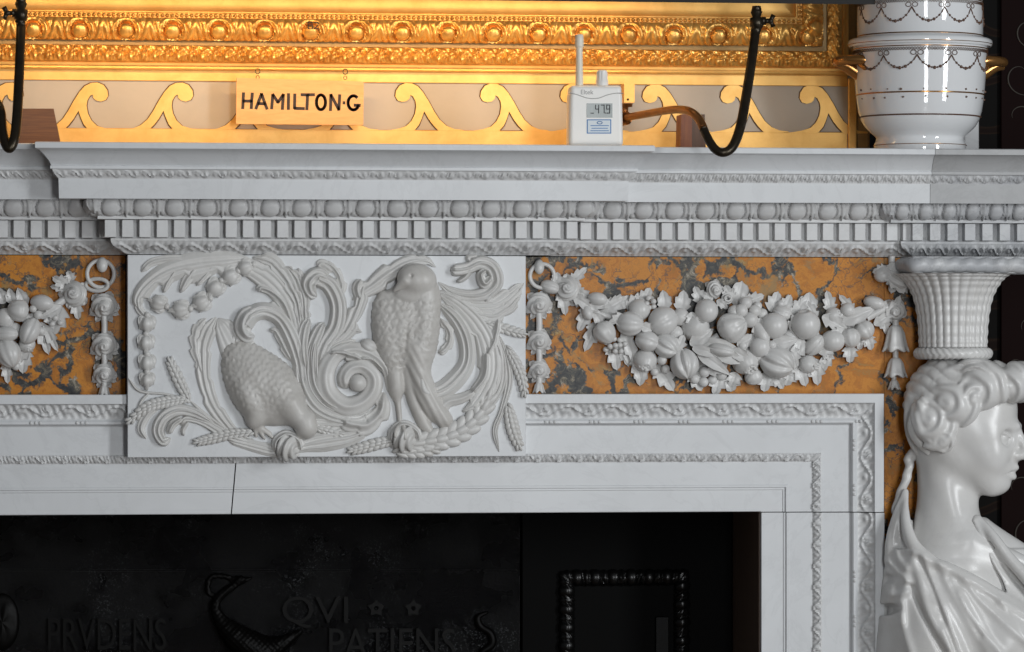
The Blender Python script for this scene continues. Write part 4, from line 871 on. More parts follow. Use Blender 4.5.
it = [('ring', 541, 276, 12, 1.0, 0), ('bud', 549, 287, (9, 6, 7), 'peach', 20, 7), ('bud', 538, 267, (7, 4.5, 5), 'plain', 90, 8),
 ('rose', 566, 289, 12, 200), ('leaf', 570, 282, -42, 22, 6), ('leaf', 560, 292, 78, 24, 7), ('leaf', 575, 290, 30, 20, 6), ('leaf', 555, 284, -80, 12, 6),
 ('stalk', [(568, 290, 6), (585, 305, 8), (600, 314, 9), (622, 322, 9)], 2.6), ('leaf', 572, 296, 35, 26, 6, D(dep=9)), ('leaf', 588, 308, -20, 22, 6, D(dep=9)), ('leaf', 592, 310, 60, 20, 6, D(dep=8)), ('bud', 596, 299, (9, 6, 7), 'plain', 10, 9), ('leaf', 588, 306, 112, 28, 8), ('leaf', 582, 300, 160, 14, 5),
 ('leaf', 596, 322, 112, 32, 8), ('fruit', 586, 313, (7, 5, 6), 'plain', 70, 9), ('leaf', 598, 312, 20, 26, 6), ('leaf', 604, 310, -30, 26, 8),
 ('fruit', 602, 331, (13, 10.5, 11), 'fig', 55, 10), ('grapes', 613, 345, (11, 8), 24, 2.9), ('leaf', 612, 345, 80, 26, 9), ('leaf', 618, 340, 62, 30, 8), ('leaf', 622, 330, 70, 40, 7),
 ('fruit', 628, 324, (12.5, 11.5, 12), 'melon', 5, 13), ('fruit', 661, 321, (14, 13, 13), 'peach', 150, 12), ('fruit', 638, 310, 10, 'plain', 0, 8), ('leaf', 605, 308, -22, 30, 8), ('leaf', 628, 312, -55, 24, 9),
 ('leaf', 640, 305, -60, 20, 8), ('leaf', 640, 312, -100, 20, 6), ('grapes', 648, 303, (7, 5), 9, 2.9), ('leaf', 664, 310, -95, 20, 8, D(la=.15)), ('leaf', 680, 312, -82, 22, 9, D(la=.2)),
 ('fruit', 645, 341, (11, 9.5, 11), 'peach', 20, 13), ('fruit', 664, 346, (12, 11, 11), 'split', 35, 13), ('pome', 644, 360, 12.5, 95), ('leaf', 636, 355, 85, 28, 8), ('leaf', 640, 366, 92, 20, 8, D(la=.15)),
 ('leaf', 625, 335, 85, 32, 9), ('fruit', 682, 364, (14, 13, 13), 'split', 80, 14), ('leaf', 655, 365, 55, 32, 10), ('berry', 660, 360, 4.5, 'plain', 0, 11), ('berry', 653, 372, 3.6, 'plain', 0, 9), ('berry', 664, 369, 4, 'plain', 0, 9),
 ('pome', 694, 328, 15, -60), ('fruit', 679, 317, 8, 'plain', 0, 9), ('leaf', 688, 345, -35, 28, 8, D(dep=14, la=.1, lift=5)), ('fruit', 704, 311, (10.5, 11, 10.5), 'plain', 0, 14), ('fruit', 674, 333, 7, 'plain', 0, 8),
 ('rose', 713, 289, 8, 0), ('leaf', 700, 303, -110, 18, 7), ('leaf', 712, 300, -150, 14, 6), ('tendril', 726, 298), ('leaf', 716, 300, 40, 14, 5),
 ('fruit', 726, 329, (17, 14.5, 14), 'gourd', -28, 16), ('stalk', [(716, 336, 12), (707, 341, 12), (700, 344, 10), (694, 343, 8)], 3.5), ('leaf', 735, 306, -75, 26, 12, D(lobes=2)), ('leaf', 745, 302, -20, 20, 7), ('leaf', 730, 300, -110, 16, 7),
 ('berry', 732, 312, 6, 'plain', 0, 13), ('berry', 743, 303, 5.5, 'plain', 0, 14), ('berry', 738, 311, 6, 'plain', 0, 16), ('berry', 747, 320, 7, 'plain', 0, 17), ('berry', 752, 311, 5.5, 'plain', 0, 13), ('berry', 760, 314, 5, 'plain', 0, 10), ('berry', 756, 306, 4, 'plain', 0, 8),
 ('fruit', 771, 326, (12.5, 12, 12), 'plain', 0, 14), ('fruit', 758, 333, (12, 6.5, 8), 'plain', 62, 14), ('leaf', 735, 346, -30, 24, 7, D(dep=13, la=.12)), ('fruit', 757, 347, 9.5, 'plain', 0, 15), ('leaf', 768, 345, -12, 28, 8, D(dep=14, la=.1, lift=6)), ('berry', 768, 345, 4, 'plain', 0, 18),
 ('fruit', 774, 362, (16, 14.5, 14), 'split', 25, 14), ('pome', 744, 361, 14.5, 60), ('leaf', 690, 348, 15, 30, 6, D(dep=15, la=.05, lift=6)), ('leaf', 700, 342, 10, 36, 7, D(dep=14, la=.05, lift=7)), ('leaf', 695, 352, 35, 40, 7, D(dep=15, la=.05, lift=6)), ('leaf', 712, 352, 20, 32, 8, D(dep=16, la=.05, lift=5)),
 ('fruit', 718, 350, (12, 6, 8), 'peach', 12, 18), ('berry', 693, 379, 4.5, 'plain', 0, 8), ('berry', 702, 382, 4.5, 'plain', 0, 8), ('berry', 711, 380, 4.2, 'plain', 0, 8), ('berry', 720, 375, 5, 'plain', 0, 8), ('berry', 703, 372, 5, 'plain', 0, 9), ('fruit', 753, 376, (10, 8, 8), 'fig', 150, 9),
 ('leaf', 690, 372, 60, 22, 8), ('leaf', 718, 372, 100, 24, 9), ('leaf', 728, 376, 80, 16, 10), ('leaf', 765, 372, 95, 20, 9), ('leaf', 772, 374, 55, 18, 7), ('leaf', 735, 372, 110, 16, 8), ('leaf', 705, 360, 130, 26, 7),
 ('leaf', 770, 312, -70, 22, 9), ('leaf', 780, 312, -60, 20, 7), ('leaf', 785, 310, -80, 16, 6), ('berry', 779, 304, 3.4, 'plain', 0, 8), ('berry', 784, 309, 3.6, 'plain', 0, 9), ('fruit', 781, 313, (9, 7, 8), 'peach', 20, 8), ('fruit', 756, 357, 7, 'plain', 0, 10), ('berry', 741, 346, 5, 'plain', 0, 10),
 ('fruit', 803, 325, (13.5, 13, 13), 'pome', -100, 14), ('fruit', 788, 338, 8, 'plain', 0, 8), ('leaf', 792, 318, -62, 26, 8), ('leaf', 806, 312, -82, 20, 10, D(la=.12)), ('leaf', 815, 320, -120, 24, 6), ('leaf', 800, 312, 60, 34, 7, D(dep=13)), ('leaf', 830, 312, -100, 22, 7), ('leaf', 820, 316, 30, 30, 8, D(dep=12)),
 ('pome', 832, 316, 9, -30), ('fruit', 845, 310, 6.5, 'plain', 0, 12), ('leaf', 852, 312, -128, 22, 6), ('leaf', 838, 322, -22, 38, 9, D(dep=12, la=.1, lift=5)), ('fruit', 830, 341, (11, 10, 10), 'plain', 0, 12), ('fruit', 848, 336, (11, 9, 9), 'fig', 85, 12), ('fruit', 862, 330, (9, 9, 9), 'peach', 60, 11), ('fruit', 872, 303, (10, 6, 7), 'plain', 15, 10),
 ('leaf', 848, 345, 88, 18, 8), ('leaf', 828, 350, 108, 24, 7), ('leaf', 865, 335, 70, 16, 7), ('leaf', 858, 336, 88, 14, 6), ('leaf', 800, 338, 110, 26, 8, D(dep=12)), ('fruit', 812, 345, (11, 8, 9), 'peach', -50, 11), ('pome', 806, 364, 10, 20), ('leaf', 812, 358, 80, 28, 9), ('leaf', 822, 348, 60, 16, 6), ('leaf', 796, 362, 70, 26, 9), ('leaf', 788, 370, 100, 16, 9), ('fruit', 792, 352, 7, 'plain', 0, 8),
 ('stalk', [(865, 318, 9), (880, 310, 11), (892, 303, 9)], 4), ('leaf', 868, 312, -12, 28, 8, D(dep=9)), ('leaf', 885, 318, -60, 26, 6, D(dep=12)), ('leaf', 878, 312, 68, 26, 6), ('leaf', 860, 320, 160, 22, 6), ('leaf', 872, 325, -35, 24, 6, D(dep=10)),
 ('stalk', [(890.5, 256, 6), (890.5, 264, 6), (890.5, 276, 6)], 3.4), ('rose', 893, 311, 10.5, 90), ('fruit', 893, 277, (14, 9, 9), 'split', 40, 10), ('fruit', 881, 274, (9, 7.5, 8), 'peach', 150, 10), ('leaf', 886, 268, 60, 30, 10, D(dep=14)), ('leaf', 884, 270, 170, 14, 7, D(dep=12)), ('leaf', 897, 268, 165, 22, 9, D(dep=13, bend=-.25, lobes=1, la=.12)), ('leaf', 888, 271, 58, 28, 9, D(dep=10, bend=-.1)), ('leaf', 882, 272, 25, 24, 9, D(dep=12)), ('leaf', 893, 272, 100, 22, 8, D(dep=10)),
 ('bell', 894, 338, 11.5, 13), ('stalk', [(894, 320, 7), (894, 328, 8)], 3.4), ('stalk', [(894, 350, 7), (894, 358, 7)], 3), ('bell', 894, 367, 10, 9.5), ('stalk', [(892.5, 374, 7), (892.5, 380, 7)], 2.5), ('bell', 892.5, 384, 5.5, 4.5)]
it += [('leaf', 650, 330, 200, 16, 6, D(dep=17, la=.12)), ('leaf', 672, 352, -60, 20, 7, D(dep=15)), ('leaf', 655, 332, 100, 20, 7, D(dep=12)), ('leaf', 690, 312, 95, 18, 7, D(dep=15)), ('leaf', 757, 318, 95, 24, 8, D(dep=15)), ('leaf', 786, 346, 70, 24, 8, D(dep=13)),
 ('leaf', 760, 352, 60, 22, 7, D(dep=15)), ('leaf', 788, 330, -60, 22, 7, D(dep=12)), ('leaf', 815, 352, -20, 22, 7, D(dep=13)), ('leaf', 842, 330, 150, 20, 7, D(dep=14)), ('leaf', 728, 350, 30, 22, 7, D(dep=18, la=.1)), ('leaf', 622, 315, 150, 18, 6, D(dep=14)), ('leaf', 705, 372, -20, 22, 7, D(dep=13))]
it += drop(538, [(304, 11.5), (341, 10.5), (370, 9.5), (387, 5)])
garland(g, it)
g = empty('fruit_garland', 'cut-off marble fruit garland hanging from two linked rings beside the bird tablet', 'fruit garland', (X(60, 0), 0, Z(392, 0)))
it = [('ring', 100.5, 274, 13.5, 1.0, 0), ('ring', 97, 285, 11, .55, 3), ('bud', 102, 265, (7, 5, 5), 'plain', 90, 9), ('rose', 74, 294, 12.5, 180), ('leaf', 68, 286, -150, 18, 7), ('leaf', 72, 282, -110, 12, 6), ('leaf', 75, 300, 80, 20, 7), ('leaf', 66, 288, 185, 16, 5),
 ('stalk', [(66, 298, 6), (55, 306, 8), (40, 314, 8), (22, 320, 8)], 4), ('leaf', 62, 306, 150, 26, 6, D(dep=12)), ('leaf', 60, 305, 105, 32, 12), ('berry', 55, 318, 2.8, 'plain', 0, 10), ('berry', 60, 323, 2.5, 'plain', 0, 10), ('berry', 52, 324, 2.6, 'plain', 0, 10), ('fruit', 42, 303, (11, 7.5, 8), 'plain', 10, 11),
 ('fruit', 20, 311, (12, 10.5, 11), 'fig', 190, 13), ('berry', 38, 315, 4, 'plain', 0, 13), ('berry', 33, 309, 3.4, 'plain', 0, 13), ('leaf', 26, 306, -115, 20, 7, D(la=.1)), ('leaf', 12, 304, -100, 16, 6, D(la=.1)), ('leaf', 4, 304, -110, 18, 7, D(la=.1)), ('fruit', 30, 331, (13, 9, 10), 'peach', 115, 14), ('leaf', 40, 322, 75, 34, 8), ('leaf', 44, 325, 62, 30, 6),
 ('pome', 27, 344, 9, 70), ('fruit', 5, 318, 9, 'plain', 0, 10), ('fruit', 6, 334, (12, 7, 9), 'peach', 0, 13), ('fruit', 8, 353, (14, 12, 12), 'melon', 70, 12), ('leaf', 25, 348, 95, 26, 9), ('leaf', 6, 362, 85, 22, 6), ('berry', 41, 331, 4, 'plain', 0, 9), ('berry', 16, 366, 4, 'plain', 0, 8), ('leaf', 30, 340, 120, 30, 8),
 ('fruit', -14, 322, 12, 'peach', 0, 12), ('fruit', -14, 346, 13, 'plain', 0, 12), ('pome', -36, 335, 13, 40), ('fruit', -38, 360, 12, 'melon', 20, 12), ('leaf', -14, 308, -95, 20, 8), ('leaf', -30, 365, 95, 20, 8), ('fruit', -58, 345, 13, 'split', 20, 12), ('leaf', -58, 330, -100, 20, 8), ('fruit', 14, 330, 7, 'plain', 0, 8)]
it += drop(104, [(306, 12.5), (345, 12), (374, 10.5), (390, 6)])
garland(g, it)
# ================================================================== marble bust with basket
Yc = -32*U
cb = empty('marble_bust', 'white marble woman in profile with draped shoulders, carrying a woven basket capital on her head', 'statue', (X(955, Yc), Yc, Z(1150, Yc)))
BF = turned(953, 430, Yc); cw = W(953, 300, Yc); kc = 1.0
def zq(py): return float(W(953, py, Yc)[2])
prof = [(r*U, zq(y)) for y, r in ((348, 31), (346, 33), (338, 33.3), (325, 34), (312, 35.5), (300, 38), (290, 42), (282, 47), (277, 52), (274, 57))]
pp = crom(np.array(prof), 74)
V, F = lathe((cw[0], cw[1]), [tuple(q) for q in pp], 210, lambda a, j, z: 1+.055*abs(math.sin(a*15))**.6-.022*(math.sin(j*PI*.85+(PI if (int(a*15/PI) % 2) else 0)))**2)
mesh('basket', V, F, M['statuary'], cb)
t = np.linspace(0, 2*PI, 181); zz = zq(353.5)
V, F = tube(np.stack([cw[0]+34*U*np.cos(t), cw[1]+34*U*np.sin(t), 0*t+zz], 1), 5.6*U, 24, False, fn=lambda s, a: 1+.09*math.sin(a*3+s*2*PI*36*(1 if math.sin(a) > 0 else -1)))
mesh('basket_rim', V, F, M['statuary'], cb)
xa, xb_ = X(909, Yc-44*U), X(1046, Yc-44*U); ya, yb_ = Yc-42*U, -9*U
mb = MB(); mb.add(*box(xa+5*U, xb_-5*U, ya+5*U, yb_, zq(274), zc(0, 255.6), 1*U))
P = np.array([(xa+7*U, yb_), (xa+7*U, ya+7*U), (xb_-7*U, ya+7*U), (xb_-7*U, yb_)]); Q = []
for i in range(3): Q += [P[i]+(P[i+1]-P[i])*k/50 for k in range(50)]
Q = np.array(Q+[P[3]]); V, F = tube(np.stack([Q[:, 0], Q[:, 1], 0*Q[:, 0]+zq(266)], 1), 7.6*U, 20, True, fn=lambda s, a: 1+.09*math.sin(a*2+s*2*PI*24)); mb.add(V, F)
mb.build('abacus', M['grey2'], cb, 60)
# head, neck and chest: one continuous surface
ZS = 0
ALF = math.radians(9)
def turnhead(x, y, z):
    a = ALF*np.clip((545-y)/50, 0, 1); u = x-948
    return 948+u*np.cos(a)+z*np.sin(a), -u*np.sin(a)+z*np.cos(a)
def head(x, y, z):
    x, z = turnhead(x, y, z)
    d = ell(x, y, z, (960, 420, 0), (50, 54, 42), 0)
    d = sm(d, ell(x, y, z, (985, 436, 0), (32, 46, 33), -6), 14)                 # face mass
    d = sm(d, ell(x, y, z, (996, 405, 0), (20, 22, 26), 0), 10)                   # forehead
    d = sm(d, ell(x, y, z, (989, 472, 0), (18, 18, 20), 0), 12)                   # lower face
    d = sm(d, ell(x, y, z, (1000, 483, 0), (10.5, 9.5, 11), 0), 8)                # chin
    for s in (-1, 1):
        d = sm(d, ell(x, y, z, (990, 455, s*17), (17, 16, 13), 20), 9)             # cheek
        d = sm(d, cap(x, y, z, (955, 452, s*24), (992, 484, s*9), 11, 8), 12)       # jaw
        d = sm(d, cap(x, y, z, (1017, 426, s*6), (999, 427, s*25), 4.2, 3.4), 4)    # brow
    for s in (-1, 1):                                                             # sockets and eyes
        d = -sm(-d, ell(x, y, z, (1012, 437.5, s*19), (11, 8, 9), 8), 4)
        d = sm(d, ell(x, y, z, (1001.5, 438, s*15.5), (9, 6, 7.4)), 4)
        d = sm(d, chain(x, y, z, [(994, 439, s*25, 1.2), (1001, 433, s*25, 1.5), (1008, 432.5, s*20.5, 1.6), (1013, 437, s*14, 1.3)], n=10), 1.3)
        d = sm(d, chain(x, y, z, [(996, 441, s*24.6, 1.1), (1003, 443.5, s*22, .9), (1010.5, 442, s*16, .8)], n=8), 1.2)
    d = sm(d, cap(x, y, z, (1014, 424, 0), (1027, 452, 0), 4.5, 5.2), 5)            # nose
    d = sm(d, ell(x, y, z, (1025.5, 454.5, 0), (6.5, 4.8, 5.4)), 3)
    for s in (-1, 1): d = sm(d, ell(x, y, z, (1018, 455, s*4.5), (6, 5, 4.5)), 4)
    d = sm(d, cap(x, y, z, (1010, 440, 0), (1012, 455, 0), 6, 8), 4)
    d = sm(d, ell(x, y, z, (1004, 468, 0), (12, 11, 13)), 6)                        # muzzle
    d = sm(d, chain(x, y, z, [(1006, 471, -10, 1.6), (1013.5, 467, -4, 3.2), (1016, 467, 0, 3.3), (1013.5, 467, 4, 3.2), (1006, 471, 10, 1.6)], n=14), 1.6)
    d = sm(d, chain(x, y, z, [(1006, 473.5, -9, 1.4), (1012, 475.6, -4, 3.1), (1013.5, 476, 0, 3.4), (1012, 475.6, 4, 3.1), (1006, 473.5, 9, 1.4)], n=14), 1.6)
    d = np.maximum(d, -chain(x, y, z, [(1003, 472.6, -14, .9), (1016, 471.2, -5, 1.3), (1019, 471, 0, 1.3), (1016, 471.2, 5, 1.3), (1003, 472.6, 14, .9)], n=14))
    d = sm(d, chain(x, y, z, [(945, 445, 0, 30), (947, 490, 0, 29), (947, 522, 2, 30), (950, 556, 3, 38), (953, 600, 4, 46)], n=14), 12)   # neck
    for s in (1,):
        d = sm(d, cap(x, y, z, (938, 455, 14*s), (966, 540, 25*s), 6, 4), 14)
        d = sm(d, cap(x, y, z, (972, 542, 28), (1025, 562, 18), 4, 4), 14)
    d = sm(d, ell(x, y, z, (958, 655, 0), (74, 112, 49), 0), 34)
    d = sm(d, ell(x, y, z, (1005, 640, 22), (34, 40, 32), 0), 14)
    d = sm(d, ell(x, y, z, (935, 650, 24), (34, 42, 28), 0), 14)
    return np.maximum(d, y-790)
sdf_mesh('body', head, (880, 358, -60), (1062, 792, 76), 1.3, BF, M['statuary'], cb, 1, -.6*U)
# hair: netted back, heavy waves round the face
def waves(x, y, z, c, r, ph, k=1.0, amp=1.5):
    ox, oy = c[0]+r[0]*.42*math.cos(ph), c[1]+r[1]*.42*math.sin(ph)
    q = np.sqrt(((x-ox)/r[0])**2+((y-oy)/r[1])**2); a = np.arctan2(y-oy, x-ox)
    return amp*np.sin(q*9.5*k+.5*np.sin(a*2+ph)+.35*np.sin(x*.21+y*.17))*np.clip(q*2.2, 0, 1)
def hair(x, y, z):
    x, z = turnhead(x, y, z)
    cut = ell(x, y, z, (953, 404, 0), (49, 50, 46), 14)
    u = (x-905)*.90+(y-400)*.43; v = (y-400)*.90-(x-905)*.43; v = v+2*np.sin(u*.12)
    row = np.floor(v/10.5); q = (u+3*np.sin(v*.3))/13+.5*(row % 2)
    cell = np.abs(np.sin(PI*v/10.5))**.6; sl = np.abs(np.sin(PI*q+v*.10))**.7
    d = cut-1.5*cell-.8*sl*cell+1.0
    d = np.maximum(d, (x-975)*.8+(y-420)*.6-4)
    d = sm(d, ell(x, y, z, (972, 376, 0), (34, 17, 40), 12)-1.2*np.sin((x*.35+y*.9+4*np.sin(x*.12))*.5), 4)
    curls = [((990, 386, 32), (24, 24, 15), 2.6, 25), ((962, 403, 39), (25, 22, 14), 3.3, 24), ((941, 424, 41), (21, 25, 12), 3.9, -20), ((1018, 382, 18), (20, 20, 21), 2.4, 15), ((986, 371, 24), (24, 12, 19), 2, 20), ((976, 395, 37), (16, 18, 12), .4, 40), ((949, 436, 39), (14, 13, 10), 1.3, 0)]
    for c, r, ph, an in curls:
        e = ell(x, y, z, c, r, an); e = e-waves(x, y, z, c, r, ph, 1.15, 1.35); d = sm(d, e, 2.2)
    for c, r, ph, an in curls[:4]:
        c2 = (c[0], c[1], -c[2]); e = ell(x, y, z, c2, r, an)-waves(x, y, z, c2, r, ph, 1.1, 1.3); d = sm(d, e, 2)
    st_ = lambda w: .55*np.sin((x-w*y+3*np.sin(y*.12))*.62)
    d = sm(d, chain(x, y, z, [(930, 402, 44, 6), (928, 420, 45, 7), (935, 436, 43, 6), (945, 445, 40, 5), (952, 448, 38, 4), (957, 444, 37, 3)], n=16)-st_(.7), 2)
    d = sm(d, chain(x, y, z, [(925, 408, 36, 8), (920, 426, 34, 8), (925, 440, 32, 7), (933, 450, 29, 4.5)], n=16)-st_(.3), 2)
    d = sm(d, chain(x, y, z, [(920, 400, 20, 12), (918, 424, 17, 11), (921, 444, 15, 9), (926, 453, 13, 6)], n=16)-st_(.25), 3)
    d = sm(d, chain(x, y, z, [(920, 450, 8, 8), (911, 458, 10, 5.5), (911, 468, 13, 4.5), (907, 482, 14, 4.5), (901, 498, 14, 4.5), (897, 512, 14, 4.5)], n=18)-.5*np.sin((x*.8+y)*.5), 2)
    return d
sdf_mesh('hair', hair, (890, 352, -70), (1056, 524, 72), 1.15, BF, M['statuary'], cb, 1, -.6*U)
# drapery: folded cloth over both shoulders
def fold(P, r):
    return np.array([(a, b_, c, r*e) for (a, b_, c, e) in P], float)
def pd(x, y, pts, n=18):
    """distance in the picture plane from a soft path, with the parameter along it"""
    P = crom(np.array(pts, float), n); D = None
    for i in range(len(P)-1):
        ax_, ay_ = P[i]; dx, dy = P[i+1]-P[i]; t = np.clip(((x-ax_)*dx+(y-ay_)*dy)/(dx*dx+dy*dy), 0, 1)
        q = (x-ax_-t*dx)**2+(y-ay_-t*dy)**2; D = q if D is None else np.minimum(D, q)
    return np.sqrt(D)
def cloth(x, y, z):
    shp = x.shape; X2, Y2 = x[:, :, 0], y[:, :, 0]
    d = ell(x, y, z, (958, 655, 0), (80, 112, 52), 0)
    d = sm(d, ell(x, y, z, (1005, 640, 22), (38, 46, 36), 0), 14)
    d = sm(d, ell(x, y, z, (935, 650, 24), (38, 46, 32), 0), 14)
    d = sm(d, ell(x, y, z, (916, 575, 10), (28, 60, 30), 8), 12)
    d = sm(d, cap(x, y, z, (982, 528, 0), (1060, 596, 0), 10, 26), 10)
    d0 = sm(d, chain(x, y, z, [(947, 490, 0, 29), (947, 522, 2, 30), (950, 556, 3, 38), (953, 600, 4, 46)], n=10), 34); d = np.where(y > 548, d0-2.2, d); disp = 0*X2
    for P, w, am in (
        ([(908, 528), (916, 548), (932, 557), (955, 566), (980, 581), (1003, 596), (1040, 620)], 5, 5.5),
        ([(924, 552), (932, 580), (946, 612), (962, 648), (980, 690)], 5, 4.5), ([(940, 560), (955, 590), (975, 618), (1000, 650)], 4.5, 3.2),
        ([(912, 548), (921, 580), (930, 610), (948, 640), (966, 672)], 5.5, 5), ([(965, 578), (985, 600), (1012, 626), (1040, 650)], 4.5, 3),
        ([(960, 590), (972, 622), (990, 652), (1000, 690)], 5, 2.5), ([(1000, 600), (1020, 625), (1034, 655)], 5, 3), ([(945, 625), (955, 655), (966, 690)], 5, 3),
        ([(980, 520), (990, 540), (1006, 562), (1030, 590), (1050, 612)], 4.5, 4.5), ([(986, 522), (1004, 542), (1024, 566), (1050, 596)], 4, 4), ([(976, 528), (982, 552), (996, 575)], 3.5, 2.6),
        ([(904, 505), (899, 530), (897, 552), (906, 566)], 4, 4), ([(893, 520), (888, 545), (889, 560)], 4, 3), ([(910, 560), (904, 590), (902, 620)], 5, 3.5),
        ([(888, 560), (898, 570), (910, 580)], 3.5, 4), ([(890, 592), (900, 592), (910, 588)], 3.5, 4), ([(900, 600), (904, 625), (912, 650)], 4.5, 3.5), ([(888, 570), (892, 585), (890, 600)], 3.5, 2.5)):
        disp = disp+.68*am*np.exp(-(pd(X2, Y2, P)/w)**2)
    for P, w, am in (([(919, 556), (932, 584), (944, 616), (958, 656)], 2.2, 3.5), ([(930, 552), (950, 562), (975, 576), (1000, 591), (1036, 612)], 2, 3), ([(911, 583), (918, 600), (930, 625), (945, 652)], 2.4, 5), ([(948, 575), (962, 602), (980, 632)], 2.4, 2.2), ([(992, 536), (1012, 560), (1040, 592)], 2, 2.6)):
        disp = disp-.7*am*np.exp(-(pd(X2, Y2, P)/w)**2)
    d = d-disp[:, :, None]
    neck = (y-546)-(x-915)*.50; neck = np.minimum(neck, 200)
    hole = np.minimum((545+.50*(x-915))-y+1, (978+.36*(y-512))-x)        # bare throat and chest
    left = (912-.15*(y-500)*0)-x
    hole = np.minimum(hole, x-(913+.30*np.maximum(0, 545-y)*0))
    hole = np.where(z > -18, hole, -5)
    d = np.maximum(d, hole*.8)
    for P, w_, o_ in (([(903, 512), (910, 540), (925, 556), (950, 565), (978, 579), (1003, 595), (1048, 622)], 4.6, 4.5), ([(975, 519), (984, 538), (998, 566), (1030, 600)], 3.2, 3.5)):
        q = pd(X2, Y2, P)[:, :, None]+0*z; hem = -sm(-(d0-o_), -(q-w_), 4); hem = np.maximum(hem, -z-15); d = sm(d, hem, 3)
    d = sm(d, chain(x, y, z, [(905, 490, 13, 2), (898, 514, 19, 5), (893, 540, 22, 7), (892, 560, 22, 7)], n=14), 4)
    d = sm(d, chain(x, y, z, [(907, 492, 13, 2), (906, 518, 32, 4.5), (914, 542, 42, 6), (930, 556, 46, 5)], n=14), 5)
    d = sm(d, chain(x, y, z, [(978, 518, 20, 4), (992, 534, 32, 5), (1010, 558, 36, 6), (1040, 590, 40, 8)], n=14), 5)
    cutl = cap(x, y, z, (884, 578, 20), (902, 576, 60), 5, 5); d = -sm(-d, cutl, 3)
    cutl = cap(x, y, z, (884, 610, 10), (900, 604, 60), 6, 5); d = -sm(-d, cutl, 3)
    return np.maximum(d, y-790)
sdf_mesh('drapery', cloth, (872, 488, -50), (1068, 792, 86), 1.4, BF, M['statuary'], cb, 2, -.6*U)
V, F = box(X(905, Yc), X(1000, Yc), -75*U, -1*U, Z(1150, Yc), Z(780, Yc), 2*U); mesh('shaft', V, F, M['statuary'], cb, 30)
zs = zc(0, 143.2)
zs = float(Z(143.2, -(89*U)-b))
def PYS(px, Y):
    """picture row at which the shelf top lies under a thing standing at (px, Y)"""
    o = W(px, 350, Y); return 350-(zs-ZC)/((o-CAM) @ FW)*FPX
0 and print('PYS', PYS(920, -6*U), PYS(595, -82*U), PYS(40, 5*U), PYS(688, 20*U))
# ================================================================== gilt picture frame over the shelf
Yp = Yw
pf = empty('framed_painting', 'broad carved and gilded picture frame with bead, egg and leaf bands above the shelf', 'picture frame', (X(420, Yp), Yp, Z(72, Yp)))
zf = Z(71.5, Yp, 300); xf = X(847, Yp)
def pf3(A, Bv): return np.stack([A[:, 0], Yp-Bv, A[:, 1]], 1)
pth = [(X(-420, Yp), zf), (xf, zf), (xf, Z(-330, Yp))]
S = lambda P: [(a*U, c*U) for a, c in P]
PH = -((X(-420, Yp)-X(-170, Yp))/U/46.5) % 1
PH = -PH % 1
def d_rosette(pitch, amp):
    P = pitch*U
    def f(s, t):
        if t <= 0 or t >= 1: return 0
        u = fr(s/P+.14+250/46.5*0+PH)-.5; X_ = u*pitch; Y_ = (t-.46)*23; r = math.hypot(X_, Y_*1.1); e = math.sin(PI*t)**.4; th = math.atan2(Y_, X_)
        if r < 7.6: return amp*U*(.2+1.0*math.sqrt(max(0, 1-(r/7.6)**2)))
        if r < 9.0: return -amp*U*.6*e
        q = math.hypot(X_*.86, Y_*.92)
        if q < 13.6: return amp*U*e*(.10+.75*abs(math.sin((q-9)*.68))+.12*math.cos(12*th))
        a = (.5-abs(u))*pitch
        return amp*U*e*(.1+.7*abs(math.sin(a*.42+Y_*.16))-.25*(abs(q-13.2) < .8))
    return f
def d_acanth(pitch, amp):
    P = pitch*U
    def f(s, t):
        if t <= 0 or t >= 1: return 0
        u = fr(s/P); e = math.sin(PI*t)**.5; k = math.sin(2*PI*u)
        return amp*U*e*(.55*math.sin(2*PI*u*2+4*math.sin(PI*t*2))+.45*math.cos(2*PI*u*5-5*t*k)+.3*math.sin(9*t+k*3))
    return f
mb = MB(); mb.add(*sweep(pth, S([(0, 0), (0, 9), (1.5, 10.5), (4, 10), (4.2, 13), (6.5, 13.5), (8, 12), (8.2, 14)]), pf3))
mb.build('outer_moulding', M['goldflat'], pf, 30)
V, F = sweep(pth, S([(8.2, 14), (10, 17), (14, 19.5), (19, 20), (22.5, 18.5), (24, 17)]), pf3, side=1, disp=d_acanth(24, 2.4), ds=.9*U, sub=4); mesh('leaf_band', V, F, M['gold'], pf, 70)
V, F = sweep(pth, S([(24, 17), (24.5, 14), (29, 13.5), (29.3, 17)]), pf3); mesh('groove', V, F, M['golddull'], pf, 30)
V, F = sweep(pth, S([(29.3, 17), (31, 21), (36, 25), (42, 27), (47, 27), (50, 26), (51.4, 25)]), pf3, side=1, disp=d_rosette(46.5, 3.6), ds=.8*U, sub=4); mesh('rosette_band', V, F, M['gold'], pf, 70)
V, F = sweep(pth, S([(51.4, 25), (51.8, 22), (56.2, 22), (57, 23), (58, 23), (58.5, 19), (60, 20), (66, 21), (74, 21), (79, 19), (82, 16), (82, 0)]), pf3); mesh('inner_moulding', V, F, M['goldflat'], pf, 30)
mb = MB(); zb = zf+54*U; xb2 = xf-54*U; x = X(-420, Yp)
while x < xb2: mb.add(*orb_raw((x, Yp-23*U, zb), (2.1*U, 1.9*U, 2.1*U), 8, 6)); x += 4.9*U
z = zb
while z < zb+230*U: mb.add(*orb_raw((xb2, Yp-23*U, z), (2.1*U, 1.9*U, 2.1*U), 8, 6)); z += 4.9*U
mb.build('bead_row', M['gold'], pf)
V, F = box(X(-420, Yp), xf-81*U, Yp-3*U, Yp-1*U, zf+81*U, Z(-330, Yp)); mesh('canvas', V, F, mat('dark_canvas', (.03, .022, .016), .5), pf, flat=True)
mb = MB(); k = 24*U
